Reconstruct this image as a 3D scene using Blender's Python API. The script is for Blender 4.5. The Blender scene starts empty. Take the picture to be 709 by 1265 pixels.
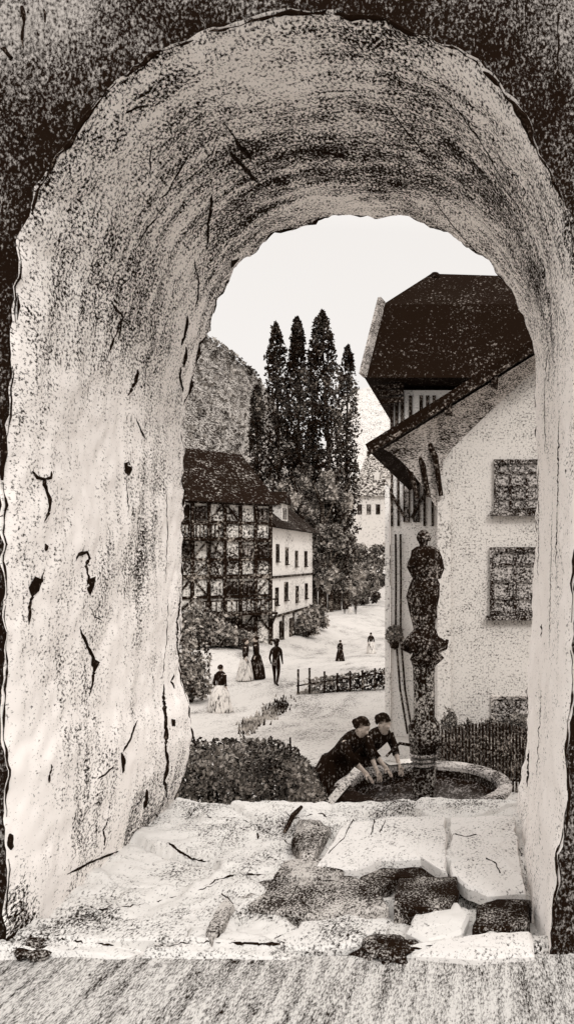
import bpy, bmesh, math, random
from mathutils import Vector, Matrix, noise
from mathutils.bvhtree import BVHTree
R = math.radians
random.seed(7)
SC = bpy.context.scene
COL = SC.collection

# ---------------------------------------------------------------- camera
F = 974.0; VX, VY = 593.0, 690.0; EYE = 1.6
cam_d = bpy.data.cameras.new("camera"); cam = bpy.data.objects.new("camera", cam_d); COL.objects.link(cam)
cam_d.sensor_fit = 'VERTICAL'; cam_d.sensor_height = 36; cam_d.lens = F/1265*36
cam_d.shift_x = -(VX-354.5)/1265; cam_d.shift_y = (VY-632.5)/1265
cam_d.clip_start = .05; cam_d.clip_end = 9000
cam.location = (0, 0, EYE); cam.rotation_euler = (R(90), 0, 0)
SC.camera = cam
# ---------------------------------------------------------------- light
SUN_EL, SUN_AZ = R(40), R(148)      # behind the camera, to its right
w = bpy.data.worlds.new("World"); SC.world = w; w.use_nodes = True
nt = w.node_tree; bg = nt.nodes['Background']
sky = nt.nodes.new('ShaderNodeTexSky'); sky.sky_type = 'NISHITA'; sky.sun_disc = False
sky.sun_elevation = SUN_EL; sky.sun_rotation = SUN_AZ; sky.dust_density = 4; sky.air_density = 1.0
bw = nt.nodes.new('ShaderNodeRGBToBW')
mx = nt.nodes.new('ShaderNodeMix'); mx.data_type = 'FLOAT'; mx.inputs[0].default_value = .86
mx.inputs[3].default_value = 6.0           # overcast veil evens the clear sky out
tint = nt.nodes.new('ShaderNodeMix'); tint.data_type = 'RGBA'; tint.blend_type = 'MULTIPLY'; tint.inputs[0].default_value = 1
tint.inputs[7].default_value = (1.0, .962, .93, 1)
wtc = nt.nodes.new('ShaderNodeTexCoord'); wsx = nt.nodes.new('ShaderNodeSeparateXYZ'); wmr = nt.nodes.new('ShaderNodeMapRange')
wmr.inputs[1].default_value = .38; wmr.inputs[2].default_value = 1.0; wmr.inputs[3].default_value = 4.3; wmr.inputs[4].default_value = 11.5
nt.links.new(wtc.outputs['Generated'], wsx.inputs[0]); nt.links.new(wsx.outputs[2], wmr.inputs[0]); nt.links.new(wmr.outputs[0], mx.inputs[3])
nt.links.new(sky.outputs[0], bw.inputs[0]); nt.links.new(bw.outputs[0], mx.inputs[2])
nt.links.new(mx.outputs[0], tint.inputs[6]); nt.links.new(tint.outputs[2], bg.inputs[0])
bg.inputs[1].default_value = .15
sd = bpy.data.lights.new("sun", 'SUN'); sd.energy = .95; sd.angle = R(12); sd.color = (1, .975, .945)
so = bpy.data.objects.new("sun", sd); COL.objects.link(so)
sdir = Vector((math.sin(SUN_AZ)*math.cos(SUN_EL), math.cos(SUN_AZ)*math.cos(SUN_EL), math.sin(SUN_EL)))
so.rotation_euler = sdir.to_track_quat('Z', 'Y').to_euler(); so.location = (4, -8, 12)
SC.view_settings.view_transform = 'Standard'; SC.view_settings.look = 'None'
SC.view_settings.exposure = 0.58; SC.view_settings.gamma = 1
SC.render.engine = 'CYCLES'; SC.cycles.max_bounces = 9; SC.cycles.diffuse_bounces = 8
SC.cycles.use_denoising = True

# ---------------------------------------------------------------- helpers
def P(px, py, Y): return Vector(((px-VX)/F*Y, Y, EYE+(VY-py)/F*Y))
def PX(px, Y): return (px-VX)/F*Y
def PZ(py, Y): return EYE+(VY-py)/F*Y
def N(v, s=1.0): return noise.noise(Vector(v)*s)

class MB:
    def __init__(s): s.v = []; s.f = []
    def add(s, vs, fs):
        b = len(s.v); s.v += [tuple(v) for v in vs]; s.f += [tuple(b+i for i in f) for f in fs]; return s
    def box(s, x0, x1, y0, y1, z0, z1, rot=None, org=None, jit=0):
        vs = [Vector((x, y, z)) for x in (x0, x1) for y in (y0, y1) for z in (z0, z1)]
        if jit: vs = [v+Vector([random.uniform(-jit, jit) for _ in range(3)]) for v in vs]
        if rot is not None:
            o = Vector(org) if org is not None else Vector(((x0+x1)/2, (y0+y1)/2, (z0+z1)/2))
            vs = [o+rot@(v-o) for v in vs]
        return s.add(vs, [(0,1,3,2),(4,6,7,5),(0,4,5,1),(2,3,7,6),(0,2,6,4),(1,5,7,3)])
    def beam(s, a, b, w, h=None, up=(0,0,1)):
        a = Vector(a); b = Vector(b); d = (b-a).normalized(); h = h or w
        u = Vector(up)
        if abs(d.dot(u)) > .98: u = Vector((0,1,0))
        x = d.cross(u).normalized(); z = x.cross(d)
        vs = [p+x*(sx*w/2)+z*(sz*h/2) for p in (a, b) for sx in (-1, 1) for sz in (-1, 1)]
        return s.add(vs, [(0,1,3,2),(4,6,7,5),(0,4,5,1),(2,3,7,6),(0,2,6,4),(1,5,7,3)])
    def tube(s, pts, rad, n=8, cap=True):
        pts = [Vector(p) for p in pts]; rad = rad if isinstance(rad, (list, tuple)) else [rad]*len(pts)
        vs = []
        for i, p in enumerate(pts):
            d = (pts[min(i+1, len(pts)-1)]-pts[max(i-1, 0)]).normalized()
            u = Vector((0,0,1)) if abs(d.z) < .9 else Vector((0,1,0))
            x = d.cross(u).normalized(); z = x.cross(d)
            for k in range(n):
                a = 2*math.pi*k/n; vs.append(p+(x*math.cos(a)+z*math.sin(a))*rad[i])
        fs = [(i*n+k, i*n+(k+1) % n, (i+1)*n+(k+1) % n, (i+1)*n+k) for i in range(len(pts)-1) for k in range(n)]
        if cap: fs += [tuple(range(n-1, -1, -1)), tuple((len(pts)-1)*n+k for k in range(n))]
        return s.add(vs, fs)
    def lathe(s, prof, c=(0,0,0), n=24, wob=0, wf=4, fold=0, nf=9, sq=1.0, a0=0, a1=2*math.pi, cap=True):
        full = abs(a1-a0-2*math.pi) < 1e-6; m = n if full else n+1
        vs = []
        for (r, z) in prof:
            for k in range(m):
                a = a0+(a1-a0)*k/n
                rr = r*(1+fold*math.sin(nf*a+z*3)+wob*N((math.cos(a)*r*wf+c[0]*7, math.sin(a)*r*wf+c[1]*7, z*wf+c[2])))
                vs.append((c[0]+rr*math.cos(a), c[1]+rr*math.sin(a)*sq, c[2]+z))
        fs = []
        for i in range(len(prof)-1):
            for k in range(n):
                k2 = (k+1) % m
                fs.append((i*m+k, i*m+k2, (i+1)*m+k2, (i+1)*m+k))
        if cap and full: fs += [tuple(range(n-1, -1, -1)), tuple((len(prof)-1)*m+k for k in range(n))]
        return s.add(vs, fs)
    def prism(s, poly, y0, y1):     # polygon in xz, extruded along y
        n = len(poly)
        vs = [(x, y0, z) for x, z in poly]+[(x, y1, z) for x, z in poly]
        return s.add(vs, [tuple(range(n)), tuple(range(2*n-1, n-1, -1))]+[(i, n+i, n+(i+1) % n, (i+1) % n) for i in range(n)])
    def slab(s, poly, z0, z1, inset=.015, bump=0):   # polygon in xy with a worn upper edge
        n = len(poly); c = Vector((sum(p[0] for p in poly)/n, sum(p[1] for p in poly)/n))
        def ring(f, z): return [((p[0]-c.x)*f+c.x, (p[1]-c.y)*f+c.y, z+bump*N((p[0]*5, p[1]*5, z0))) for p in poly]
        rad = max((Vector(p)-c).length for p in poly); f = 1-inset/rad
        vs = ring(1, z0)+ring(1, z1-inset*.8)+ring(f, z1)+ring(f*.5, z1+bump*.4)
        fs = [tuple(range(n-1, -1, -1))]
        for r in range(3):
            fs += [(r*n+i, r*n+(i+1) % n, (r+1)*n+(i+1) % n, (r+1)*n+i) for i in range(n)]
        fs.append(tuple(3*n+i for i in range(n)))
        return s.add(vs, fs)
    def leaf(s, p, size, asp=1.6):
        d = Vector((random.gauss(0,1), random.gauss(0,1), random.gauss(0,1))).normalized()
        e = d.orthogonal().normalized(); e.rotate(Matrix.Rotation(random.random()*6.28, 3, d)); g = d.cross(e)
        p = Vector(p); a = size*asp/2; b = size/2
        s.add([p-e*a, p+g*b, p+e*a, p-g*b], [(0,1,2,3)])
    def build(s, name, mat, parent=None, smooth=False, loc=None):
        me = bpy.data.meshes.new(name); me.from_pydata([tuple(v) for v in s.v], [], s.f); me.update()
        bm = bmesh.new(); bm.from_mesh(me); bmesh.ops.recalc_face_normals(bm, faces=bm.faces) if len(s.f) < 60000 and not getattr(s, 'open', False) else None
        bm.to_mesh(me); bm.free()
        if smooth: me.polygons.foreach_set('use_smooth', [True]*len(me.polygons))
        me.materials.append(mat)
        o = bpy.data.objects.new(name, me); COL.objects.link(o)
        if parent: o.parent = parent
        if loc: o.location = loc
        return o

def tag(o, label=None, cat=None, group=None, kind=None):
    if label: o['label'] = label
    if cat: o['category'] = cat
    if group: o['group'] = group
    if kind: o['kind'] = kind
    return o
def thing(name, label, cat, loc=(0,0,0), rz=0, group=None):
    o = bpy.data.objects.new(name, None); COL.objects.link(o); o.empty_display_size = .2
    o.location = loc; o.rotation_euler = (0, 0, rz)
    return tag(o, label, cat, group)
def copy_tree(o, parent=None):
    c = o.copy(); COL.objects.link(c); c.parent = parent
    for ch in list(o.children): copy_tree(ch, c)
    return c

# ---------------------------------------------------------------- materials
PAPER = (.80, .765, .73); INK = (.010, .005, .0025)
def grain(name, dens, scale, big=1.0, amp=.5, light=PAPER, dark=INK, stretch=(1,1,1), rot=(0,0,0), uv=False,
          soft=.085, clump=.26, bump=.25, bdist=.01, strokes=None, darken=None, rough=.95):
    """porous, sooty stone / plaster / wood: dark pits in a light ground. dens 0..1 = share of dark."""
    m = bpy.data.materials.new(name); m.use_nodes = True; t = m.node_tree; n = t.nodes; L = t.links.new
    b = n['Principled BSDF']; b.inputs['Roughness'].default_value = rough
    b.inputs['Specular IOR Level'].default_value = .04
    tc = n.new('ShaderNodeTexCoord'); mp = n.new('ShaderNodeMapping')
    mp.inputs['Scale'].default_value = stretch; mp.inputs['Rotation'].default_value = rot
    L(tc.outputs['UV' if uv else 'Object'], mp.inputs[0])
    a = n.new('ShaderNodeTexNoise'); a.inputs['Scale'].default_value = scale*1.65; a.inputs['Detail'].default_value = 3; a.inputs['Roughness'].default_value = .72
    c = n.new('ShaderNodeTexNoise'); c.inputs['Scale'].default_value = big; c.inputs['Detail'].default_value = 3
    L(mp.outputs[0], a.inputs[0]); L(tc.outputs['Object'], c.inputs[0])
    def math_(op, x, y, clamp=False):
        q = n.new('ShaderNodeMath'); q.operation = op; q.use_clamp = clamp
        for i, v in enumerate((x, y)):
            if hasattr(v, 'default_value') or hasattr(v, 'links'): L(v, q.inputs[i])
            else: q.inputs[i].default_value = v
        return q.outputs[0]
    # threshold : noise values mostly span .3 .. .7
    thr = math_('MULTIPLY', math_('SUBTRACT', c.outputs[0], .5), amp)
    thr = math_('ADD', thr, .30+.40*dens)
    k_ = n.new('ShaderNodeTexNoise'); k_.inputs['Scale'].default_value = scale*.26; k_.inputs['Detail'].default_value = 3; k_.inputs['Roughness'].default_value = .65
    L(mp.outputs[0], k_.inputs[0]); thr = math_('ADD', thr, math_('MULTIPLY', math_('SUBTRACT', k_.outputs[0], .5), clump))
    if strokes:
        ms = n.new('ShaderNodeMapping'); ms.inputs['Scale'].default_value = strokes[1]; ms.inputs['Rotation'].default_value = strokes[2]
        L(tc.outputs['UV' if uv else 'Object'], ms.inputs[0])
        s_ = n.new('ShaderNodeTexNoise'); s_.inputs['Scale'].default_value = strokes[0]; s_.inputs['Detail'].default_value = 2
        L(ms.outputs[0], s_.inputs[0])
        thr = math_('ADD', thr, math_('MULTIPLY', math_('SUBTRACT', s_.outputs[0], .5), strokes[3]))
    if darken:     # node-builder returning an extra density socket
        thr = math_('ADD', thr, darken(n, L, tc, math_))
    d = math_('SUBTRACT', thr, a.outputs[0])
    k = math_('ADD', math_('DIVIDE', d, soft*2), .5, True)
    mix = n.new('ShaderNodeMix'); mix.data_type = 'RGBA'
    mix.inputs[6].default_value = (*light, 1); mix.inputs[7].default_value = (*dark, 1)
    L(k, mix.inputs[0]); L(mix.outputs[2], b.inputs['Base Color'])
    if bump:
        bp = n.new('ShaderNodeBump'); bp.inputs['Strength'].default_value = bump; bp.inputs['Distance'].default_value = bdist
        L(math_('SUBTRACT', 1.0, k), bp.inputs['Height']); L(bp.outputs[0], b.inputs['Normal'])
    return m
def gs(Y): return 190.0/Y        # grain frequency that suits a surface Y metres away

M = {}
def shade_front(n, L, tc, m_):
    # charcoal shading painted into the wall colour round the passage mouth, fading outwards raggedly
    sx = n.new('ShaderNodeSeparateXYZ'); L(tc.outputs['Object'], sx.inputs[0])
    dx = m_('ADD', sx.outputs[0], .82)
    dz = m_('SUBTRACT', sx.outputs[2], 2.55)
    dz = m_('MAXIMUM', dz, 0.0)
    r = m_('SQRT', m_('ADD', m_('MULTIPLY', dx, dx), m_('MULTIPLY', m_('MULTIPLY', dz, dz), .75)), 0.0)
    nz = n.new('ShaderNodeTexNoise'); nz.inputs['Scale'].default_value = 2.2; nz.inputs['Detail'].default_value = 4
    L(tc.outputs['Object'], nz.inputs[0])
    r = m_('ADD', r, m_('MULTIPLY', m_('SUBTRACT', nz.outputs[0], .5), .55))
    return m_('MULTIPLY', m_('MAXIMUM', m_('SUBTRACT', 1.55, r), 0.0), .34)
M['front'] = grain('dark_front_stone', .56, 52, 2.0, .35, darken=shade_front, stretch=(1,1,.7), soft=.12, light=(.44,.41,.385))
DARK_PATCHES = [((-2.1,3.4,1.9),(.5,.4,.9),.05), ((-2.1,3.9,1.0),(.7,.6,.9),.08), ((-2.1,3.5,2.4),(.5,.5,.5),.05), ((-1.32,4.4,3.72),(.55,.6,.45),.09), ((-1.95,4.5,1.8),(.6,.45,.75),.12), ((-2.0,4.8,.0),(.6,.75,.55),.16),
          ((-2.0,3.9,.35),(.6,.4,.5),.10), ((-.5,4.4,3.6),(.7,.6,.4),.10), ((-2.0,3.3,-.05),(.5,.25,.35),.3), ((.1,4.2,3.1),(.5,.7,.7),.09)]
def shade_patch_vault(n, L, tc, m_):
    # shade of the vault put into the colour: darker grain towards the crown
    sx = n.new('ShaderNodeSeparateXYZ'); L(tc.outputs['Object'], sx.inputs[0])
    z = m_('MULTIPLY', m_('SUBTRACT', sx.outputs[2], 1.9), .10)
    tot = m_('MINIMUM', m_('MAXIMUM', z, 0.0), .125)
    # dark patches, each with its own place and ragged outline
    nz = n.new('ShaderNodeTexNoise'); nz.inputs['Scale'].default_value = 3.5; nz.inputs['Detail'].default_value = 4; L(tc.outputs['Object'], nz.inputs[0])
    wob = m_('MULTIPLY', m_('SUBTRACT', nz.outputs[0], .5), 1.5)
    for c, rad, amt in DARK_PATCHES:
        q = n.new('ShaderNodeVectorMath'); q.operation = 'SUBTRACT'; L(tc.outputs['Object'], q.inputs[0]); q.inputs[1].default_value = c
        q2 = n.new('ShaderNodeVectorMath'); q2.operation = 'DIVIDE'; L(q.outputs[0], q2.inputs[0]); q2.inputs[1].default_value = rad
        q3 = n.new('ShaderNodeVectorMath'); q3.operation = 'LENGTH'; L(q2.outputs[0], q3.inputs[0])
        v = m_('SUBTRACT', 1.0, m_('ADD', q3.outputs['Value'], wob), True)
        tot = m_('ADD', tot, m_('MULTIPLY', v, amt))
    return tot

M['lining'] = grain('worn_plaster_lining', .165, 56, 1.6, .34, uv=True, stretch=(.75,.62,1), strokes=(5, (.22,3.2,1), (0,0,R(16)), .26), darken=shade_patch_vault, soft=.06, light=(.88,.835,.80), bump=.15)
M['floor'] = grain('worn_stone_floor', .26, 56, 2.4, .62, stretch=(1,.55,1), light=(.64,.62,.595), bump=.2)
M['slab'] = grain('pale_slab', .16, 50, 3, .25, stretch=(1,.55,1), light=(.68,.655,.63))
M['rubble'] = grain('dark_rubble', .56, 60, 4, .6, light=(.5,.47,.44), stretch=(1,.7,1))
M['brick'] = grain('sooty_brick', .76, 62, 6, .5, light=(.45,.42,.39))
M['ink'] = grain('crack_black', .93, 40, 3, .1, light=(.2,.16,.13))
M['street'] = grain('trodden_street', .42, 95, 2.0, .2, stretch=(1,.30,1), rot=(0,0,R(-16)), strokes=(26,(1,.05,1),(0,0,R(-16)),.42), light=(.58,.56,.535), soft=.13, clump=.25)
M['earth'] = grain('pale_earth', .19, 11, .25, .36, light=(.50,.47,.44), bump=0, soft=.09, stretch=(1,.5,1), strokes=(1.2,(1,.25,1),(0,0,R(-35)),.34))
M['plaster'] = grain('house_plaster', .26, gs(14)*1.3, .8, .22, light=(.62,.58,.54), bump=.1)
M['plaster_far'] = grain('pale_render', .2, gs(20)*1.3, .5, .4, light=(.80,.77,.74), bump=.1)
M['panel'] = grain('infill_plaster', .50, gs(48), .5, .5, light=(.66,.62,.57), bump=0)
M['white_wall'] = grain('whitewashed_wall', .17, gs(60), .35, .4, light=(.66,.62,.58), bump=0)
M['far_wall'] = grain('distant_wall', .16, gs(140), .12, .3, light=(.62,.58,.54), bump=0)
M['roof_near'] = grain('near_roof', .95, gs(14), 1.2, .2, light=(.32,.28,.25))
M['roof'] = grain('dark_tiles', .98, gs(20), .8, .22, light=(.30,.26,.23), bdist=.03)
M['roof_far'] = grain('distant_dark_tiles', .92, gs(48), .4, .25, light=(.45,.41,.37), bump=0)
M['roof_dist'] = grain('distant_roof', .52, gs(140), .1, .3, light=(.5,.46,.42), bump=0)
M['timber'] = grain('blackened_timber', .78, gs(14), 3, .2, light=(.35,.3,.26))
M['timber_far'] = grain('distant_timber', .80, gs(48), 1, .3, light=(.4,.35,.3), bump=0)
M['glass'] = grain('dim_pane', .50, gs(14)*1.3, 2, .3, light=(.52,.48,.45), rough=.4, bump=0)
M['glass_far'] = grain('distant_pane', .75, gs(48), 1, .4, light=(.4,.36,.33), rough=.4, bump=0)
M['shutter'] = grain('weathered_shutter', .50, gs(14), 2, .3, stretch=(1,1,3), light=(.55,.5,.46))
M['sash'] = grain('greyed_window_timber', .66, gs(14)*1.3, 3, .3, light=(.48,.44,.41))
M['stone'] = grain('fountain_stone', .48, gs(10)*1.2, 2, .5, light=(.52,.48,.45))
M['stone_dark'] = grain('mossy_fountain_stone', .68, gs(10), 3, .4, light=(.5,.46,.42))
M['bronze'] = grain('black_statue_stone', .80, gs(10), 5, .25, light=(.45,.4,.36))
M['water'] = grain('still_water', .70, gs(10), 3, .5, stretch=(1,.4,1), light=(.22,.20,.19), rough=.15, bump=.1)
M['leaf'] = grain('dark_leaf', .52, gs(10)*1.3, 2, .5, light=(.42,.38,.34), bump=0)
M['leaf_far'] = grain('distant_leaf', .52, gs(80), .3, .6, light=(.42,.38,.34), bump=0)
M['leaf_pop'] = grain('poplar_leaf', .80, gs(80), .25, .6, light=(.34,.30,.26), bump=0)
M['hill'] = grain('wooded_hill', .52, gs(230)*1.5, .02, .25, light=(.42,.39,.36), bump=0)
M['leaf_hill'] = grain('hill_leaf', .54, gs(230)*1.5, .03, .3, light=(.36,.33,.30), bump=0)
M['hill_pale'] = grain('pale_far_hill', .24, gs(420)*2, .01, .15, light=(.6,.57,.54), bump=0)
M['cloth_dark'] = grain('dark_cloth', .92, gs(11)*1.2, 4, .3, stretch=(1,1,.4), light=(.35,.31,.28))
M['cloth_mid'] = grain('grey_cloth', .72, gs(11)*1.2, 4, .3, stretch=(1,1,.4), light=(.6,.56,.52))
M['cloth_white'] = grain('white_cloth', .08, gs(11), 4, .3, light=(.75,.71,.66))
M['skin'] = grain('skin', .18, gs(11), 4, .3, light=(.5,.42,.36), bump=0)
M['hair'] = grain('dark_hair', .82, gs(11), 4, .2, light=(.2,.16,.13), bump=0)
M['fcloth_dark'] = grain('far_dark_cloth', .90, gs(32)*1.2, 2, .2, stretch=(1,1,.4), light=(.35,.31,.28), bump=0)
M['fcloth_mid'] = grain('far_grey_cloth', .34, gs(32)*1.3, 2, .3, stretch=(1,1,.22), light=(.6,.56,.52), bump=0)

# ---------------------------------------------------------------- the gateway
YF, YB = 3.25, 5.2
front_px = [(14,1250),(14,1185),(14,1100),(14,1000),(13,900),(14,800),(13,700),(15,600),(18,500),(24,400),(31,312),(55,235),(98,160),(150,103),(215,60),(300,30),(400,19),(480,32),(550,60),(612,108),(655,168),(684,238),(702,310),(712,400),(713,500),(708,620),(700,760),(697,880),(690,1000),(680,1100),(670,1185),(668,1250)]
back_px = [(200,1045),(214,1000),(228,965),(236,930),(243,905),(241,872),(232,850),(228,825),(231,780),(232,720),(232,640),(231,580),(231,530),(240,480),(257,420),(274,370),(300,331),(340,297),(400,274),(450,271),(500,276),(550,291),(590,318),(622,352),(642,392),(653,440),(658,500),(658,600),(657,700),(653,800),(648,900),(641,960),(636,1002),(632,1045)]
def resample(pts, n):
    L = [0]
    for a, b in zip(pts, pts[1:]): L.append(L[-1]+(b-a).length)
    out = []
    j = 0
    for i in range(n):
        t = L[-1]*i/(n-1)
        while j < len(L)-2 and L[j+1] < t: j += 1
        u = (t-L[j])/(L[j+1]-L[j]); out.append(pts[j].lerp(pts[j+1], min(1, u)))
    return out
def smooth3(pts, it=3):
    for _ in range(it): pts = [pts[0]]+[(a+b*2+c)/4 for a, b, c in zip(pts, pts[1:], pts[2:])]+[pts[-1]]
    return pts
NA, ND = 420, 100
fr = smooth3(resample([P(x, y, YF) for x, y in front_px], NA), 6)
bk = smooth3(resample([P(x, y, YB) for x, y in back_px], NA), 1)
gate = thing('stone_gateway', 'thick old stone gateway with pale cracked plaster lining, dark wall face around the arch', 'gateway', (-.8, 4.2, 0))
def G(o):    # parent world-built mesh under the gateway empty
    o.parent = gate; o.matrix_parent_inverse = Matrix.Translation(-gate.location); return o
lv = []; lf = []; uvs = []
ctr = Vector((-.85, 0, 1.8))
al = [0]
for i in range(1, NA): al.append(al[-1]+(fr[i]-fr[i-1]).length)
for j in range(ND+1):
    t = j/ND
    for i in range(NA):
        p = fr[i].lerp(bk[i], t)
        out = Vector((p.x-ctr.x, 0, (p.z-ctr.z)*.6)).normalized()
        # broken edges at both mouths, hollows and old plaster patches between
        e0 = math.exp(-t*26); e1 = math.exp(-(1-t)*16)
        q = Vector((p.x, p.y, p.z))
        dsp = .032*N(q*1.6)+.018*N(q*5)+.010*N(q*14)+.004*N(q*33)
        dsp *= 1-e0*.7-e1*.5
        dsp += e0*(.03+.03*N(q*7)+.015*N(q*19))+e1*(.03+.020*N(q*5)+.016*N(q*14)+.010*N(q*34))*1.0
        lv.append(p+out*dsp); uvs.append((al[i], t*(YB-YF)))
for j in range(ND):
    for i in range(NA-1):
        a = j*NA+i; lf.append((a, a+1, a+NA+1, a+NA))
def mesh_uv(name, vs, fs, mat, uv=None, smooth=True):
    me = bpy.data.meshes.new(name); me.from_pydata([tuple(v) for v in vs], [], fs); me.update()
    if uv:
        ul = me.uv_layers.new(name='UVMap')
        for l in me.loops: ul.data[l.index].uv = uv[l.vertex_index]
    if smooth: me.polygons.foreach_set('use_smooth', [True]*len(me.polygons))
    me.materials.append(mat); o = bpy.data.objects.new(name, me); COL.objects.link(o); return o
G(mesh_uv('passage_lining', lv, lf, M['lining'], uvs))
bvh_l = BVHTree.FromPolygons([tuple(v) for v in lv], lf)

# wall faces: rings growing outwards from the mouth to the rectangle of the wall
XL, XR, ZB, ZT = -6.5, 5.5, -.14, 4.7
def outer(p):
    d = Vector((p.x-ctr.x, 0, p.z-ctr.z))
    if p.z < 2.2: return Vector((XL if d.x < 0 else XR, p.y, p.z))
    d = Vector((p.x-ctr.x, 0, p.z-2.2+1e-3)); ks = []
    if d.x < -1e-6: ks.append((XL-ctr.x)/d.x)
    if d.x > 1e-6: ks.append((XR-ctr.x)/d.x)
    ks.append((ZT-2.2)/d.z)
    k = min(ks); return Vector((ctr.x+d.x*k, p.y, 2.2+d.z*k))
def wallface(name, base, ysign):
    vs = []; fs = []; NR = 44
    ou = [outer(p) for p in base]
    for r in range(NR+1):
        t = (r/NR)**1.7
        for i in range(NA):
            p = base[i].lerp(ou[i], t)
            if r: p = p+Vector((0, ysign*(.03*N(Vector((p.x*1.5, 3, p.z*1.5)))+.015*N(Vector((p.x*6, 3, p.z*6)))+.02), 0))
            vs.append(p)
    for r in range(NR):
        for i in range(NA-1):
            a = r*NA+i; fs.append((a, a+NA, a+NA+1, a+1))
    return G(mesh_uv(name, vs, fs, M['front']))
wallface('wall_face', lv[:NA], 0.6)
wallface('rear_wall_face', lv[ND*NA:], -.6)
mb = MB()
mb.add([(XL,YF,ZT),(XR,YF,ZT),(XR,YB,ZT),(XL,YB,ZT)], [(0,1,2,3)])
mb.add([(XL,YF,ZB),(XL,YB,ZB),(XL,YB,ZT),(XL,YF,ZT)], [(0,1,2,3)])
mb.add([(XR,YF,ZB),(XR,YB,ZB),(XR,YB,ZT),(XR,YF,ZT)], [(0,1,2,3)])
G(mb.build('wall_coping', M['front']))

cam_o = Vector((0, 0, EYE))
def onlining(px, py):
    d = (P(px, py, 1.0)-cam_o).normalized()
    h = bvh_l.ray_cast(cam_o, d)
    return h[0] if h[0] is not None and h[0].y < YB-.002 else None
def crack(pts, w=.006, kind='crack', ends=.25):
    """a fissure following the lining, w = half width in metres"""
    hs = []
    for a, b in zip(pts, pts[1:]):
        m = max(2, int(math.dist(a, b)/3.0))
        for k in range(m):
            t = k/m; x = a[0]+(b[0]-a[0])*t; y = a[1]+(b[1]-a[1])*t
            x += 1.3*N((x*.13, y*.13, 1))+1.2*N((x*.4, y*.4, 6)); h = onlining(x, y)
            if h is not None: hs.append(h)
    h = onlining(*pts[-1])
    if h is not None: hs.append(h)
    if len(hs) < 3: return
    rad = []
    for i, h in enumerate(hs):
        t = i/(len(hs)-1); e = min(1, min(t, 1-t)*5+ends)
        rad.append(max(.0012, w*e*(1+.7*N(h*22+Vector((5,0,0))))))
    mb = MB().tube(hs, rad, 6)
    G(mb.build(kind, M['ink']))
def pit(pts, depth=.012):
    """a hole where plaster fell away: outline on the lining, dark inside"""
    hs = [onlining(*p) for p in pts]; hs = [h for h in hs if h is not None]
    if len(hs) < 3: return
    c = sum(hs, Vector())/len(hs); nrm = (cam_o-c).normalized()
    up = [h+nrm*.006 for h in hs]; dn = [h-nrm*.02 for h in hs]; n = len(hs)
    mb = MB().add(up+dn+[c+nrm*.010], [(i, (i+1) % n, 2*n) for i in range(n)]+[(i, n+i, n+(i+1) % n, (i+1) % n) for i in range(n)])
    G(mb.build('plaster_hole', M['ink']))

crk = [
 ([(188,178),(185,198),(187,220)],.004), ([(232,195),(226,204),(220,213),(213,226),(206,240),(197,246)],.006),
 ([(196,260),(193,270),(181,282),(173,300),(167,309)],.0055), ([(165,331),(160,345),(147,355)],.004),
 ([(137,370),(146,385),(153,392),(147,400),(144,412),(137,428),(133,441)],.007), ([(149,393),(150,406),(145,422)],.005),
 ([(171,456),(167,472),(158,489)],.010), ([(232,390),(229,410),(224,427)],.012), ([(230,428),(228,440),(227,454)],.014),
 ([(222,454),(223,470),(226,485)],.010), ([(169,516),(174,530),(180,542)],.006), ([(158,590),(158,610),(159,635)],.003),
 ([(40,582),(46,590),(55,592),(56,604),(62,617),(60,634),(55,646)],.009), ([(55,592),(63,590),(64,582)],.006),
 ([(57,672),(57,681)],.010), ([(55,706),(50,721),(41,732),(37,750),(36,772)],.007),
 ([(94,693),(96,685),(108,682),(111,690),(106,699),(110,712),(113,732)],.009), ([(112,750),(118,762),(127,767)],.003),
 ([(99,776),(108,798),(117,816),(115,838),(111,860)],.009), ([(110,877),(109,886)],.005),
 ([(223,735),(219,765),(219,800),(224,816),(229,831),(229,856)],.008), ([(216,832),(212,842),(216,851)],.010),
 ([(203,845),(202,867),(205,889),(204,919),(207,944),(203,966),(206,985)],.013), ([(150,930),(152,942),(152,955)],.011),
 ([(181,975),(180,987),(178,999)],.013), ([(64,944),(62,955),(61,967)],.007), ([(121,962),(130,957),(141,946)],.005),
 ([(208,740),(206,790),(201,840)],.003), ([(170,890),(160,915),(152,930)],.006), ([(135,1010),(128,1025),(130,1045)],.006),
 ([(192,1005),(200,1015)],.008), ([(12,1030),(14,1050)],.012),
 ([(282,186),(300,205),(318,226)],.012), ([(291,174),(300,184),(310,196)],.014), ([(276,150),(290,170),(315,205)],.004),
 ([(392,184),(405,189),(427,192)],.012), ([(262,240),(258,270),(256,305)],.008), ([(155,140),(168,133),(180,130)],.006),
 ([(669,771),(668,788)],.006), ([(654,926),(652,950),(651,972)],.009), ([(664,560),(665,640),(664,720)],.003),
 ([(676,430),(672,480),(673,560)],.003), ([(682,620),(680,700),(678,800)],.0025), ([(668,850),(666,900),(662,960)],.003),
 ([(690,520),(689,600),(686,700)],.004),
 ([(530,240),(560,280),(600,325)],.004), ([(470,120),(500,160),(545,215)],.004), ([(560,130),(590,170),(625,230)],.004),
 ([(240,320),(246,350),(243,380)],.005), ([(205,600),(207,660),(205,720)],.003), ([(84,1080),(110,1066),(150,1050)],.006),
]
for c_, w_ in crk: crack(c_, w_)
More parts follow.
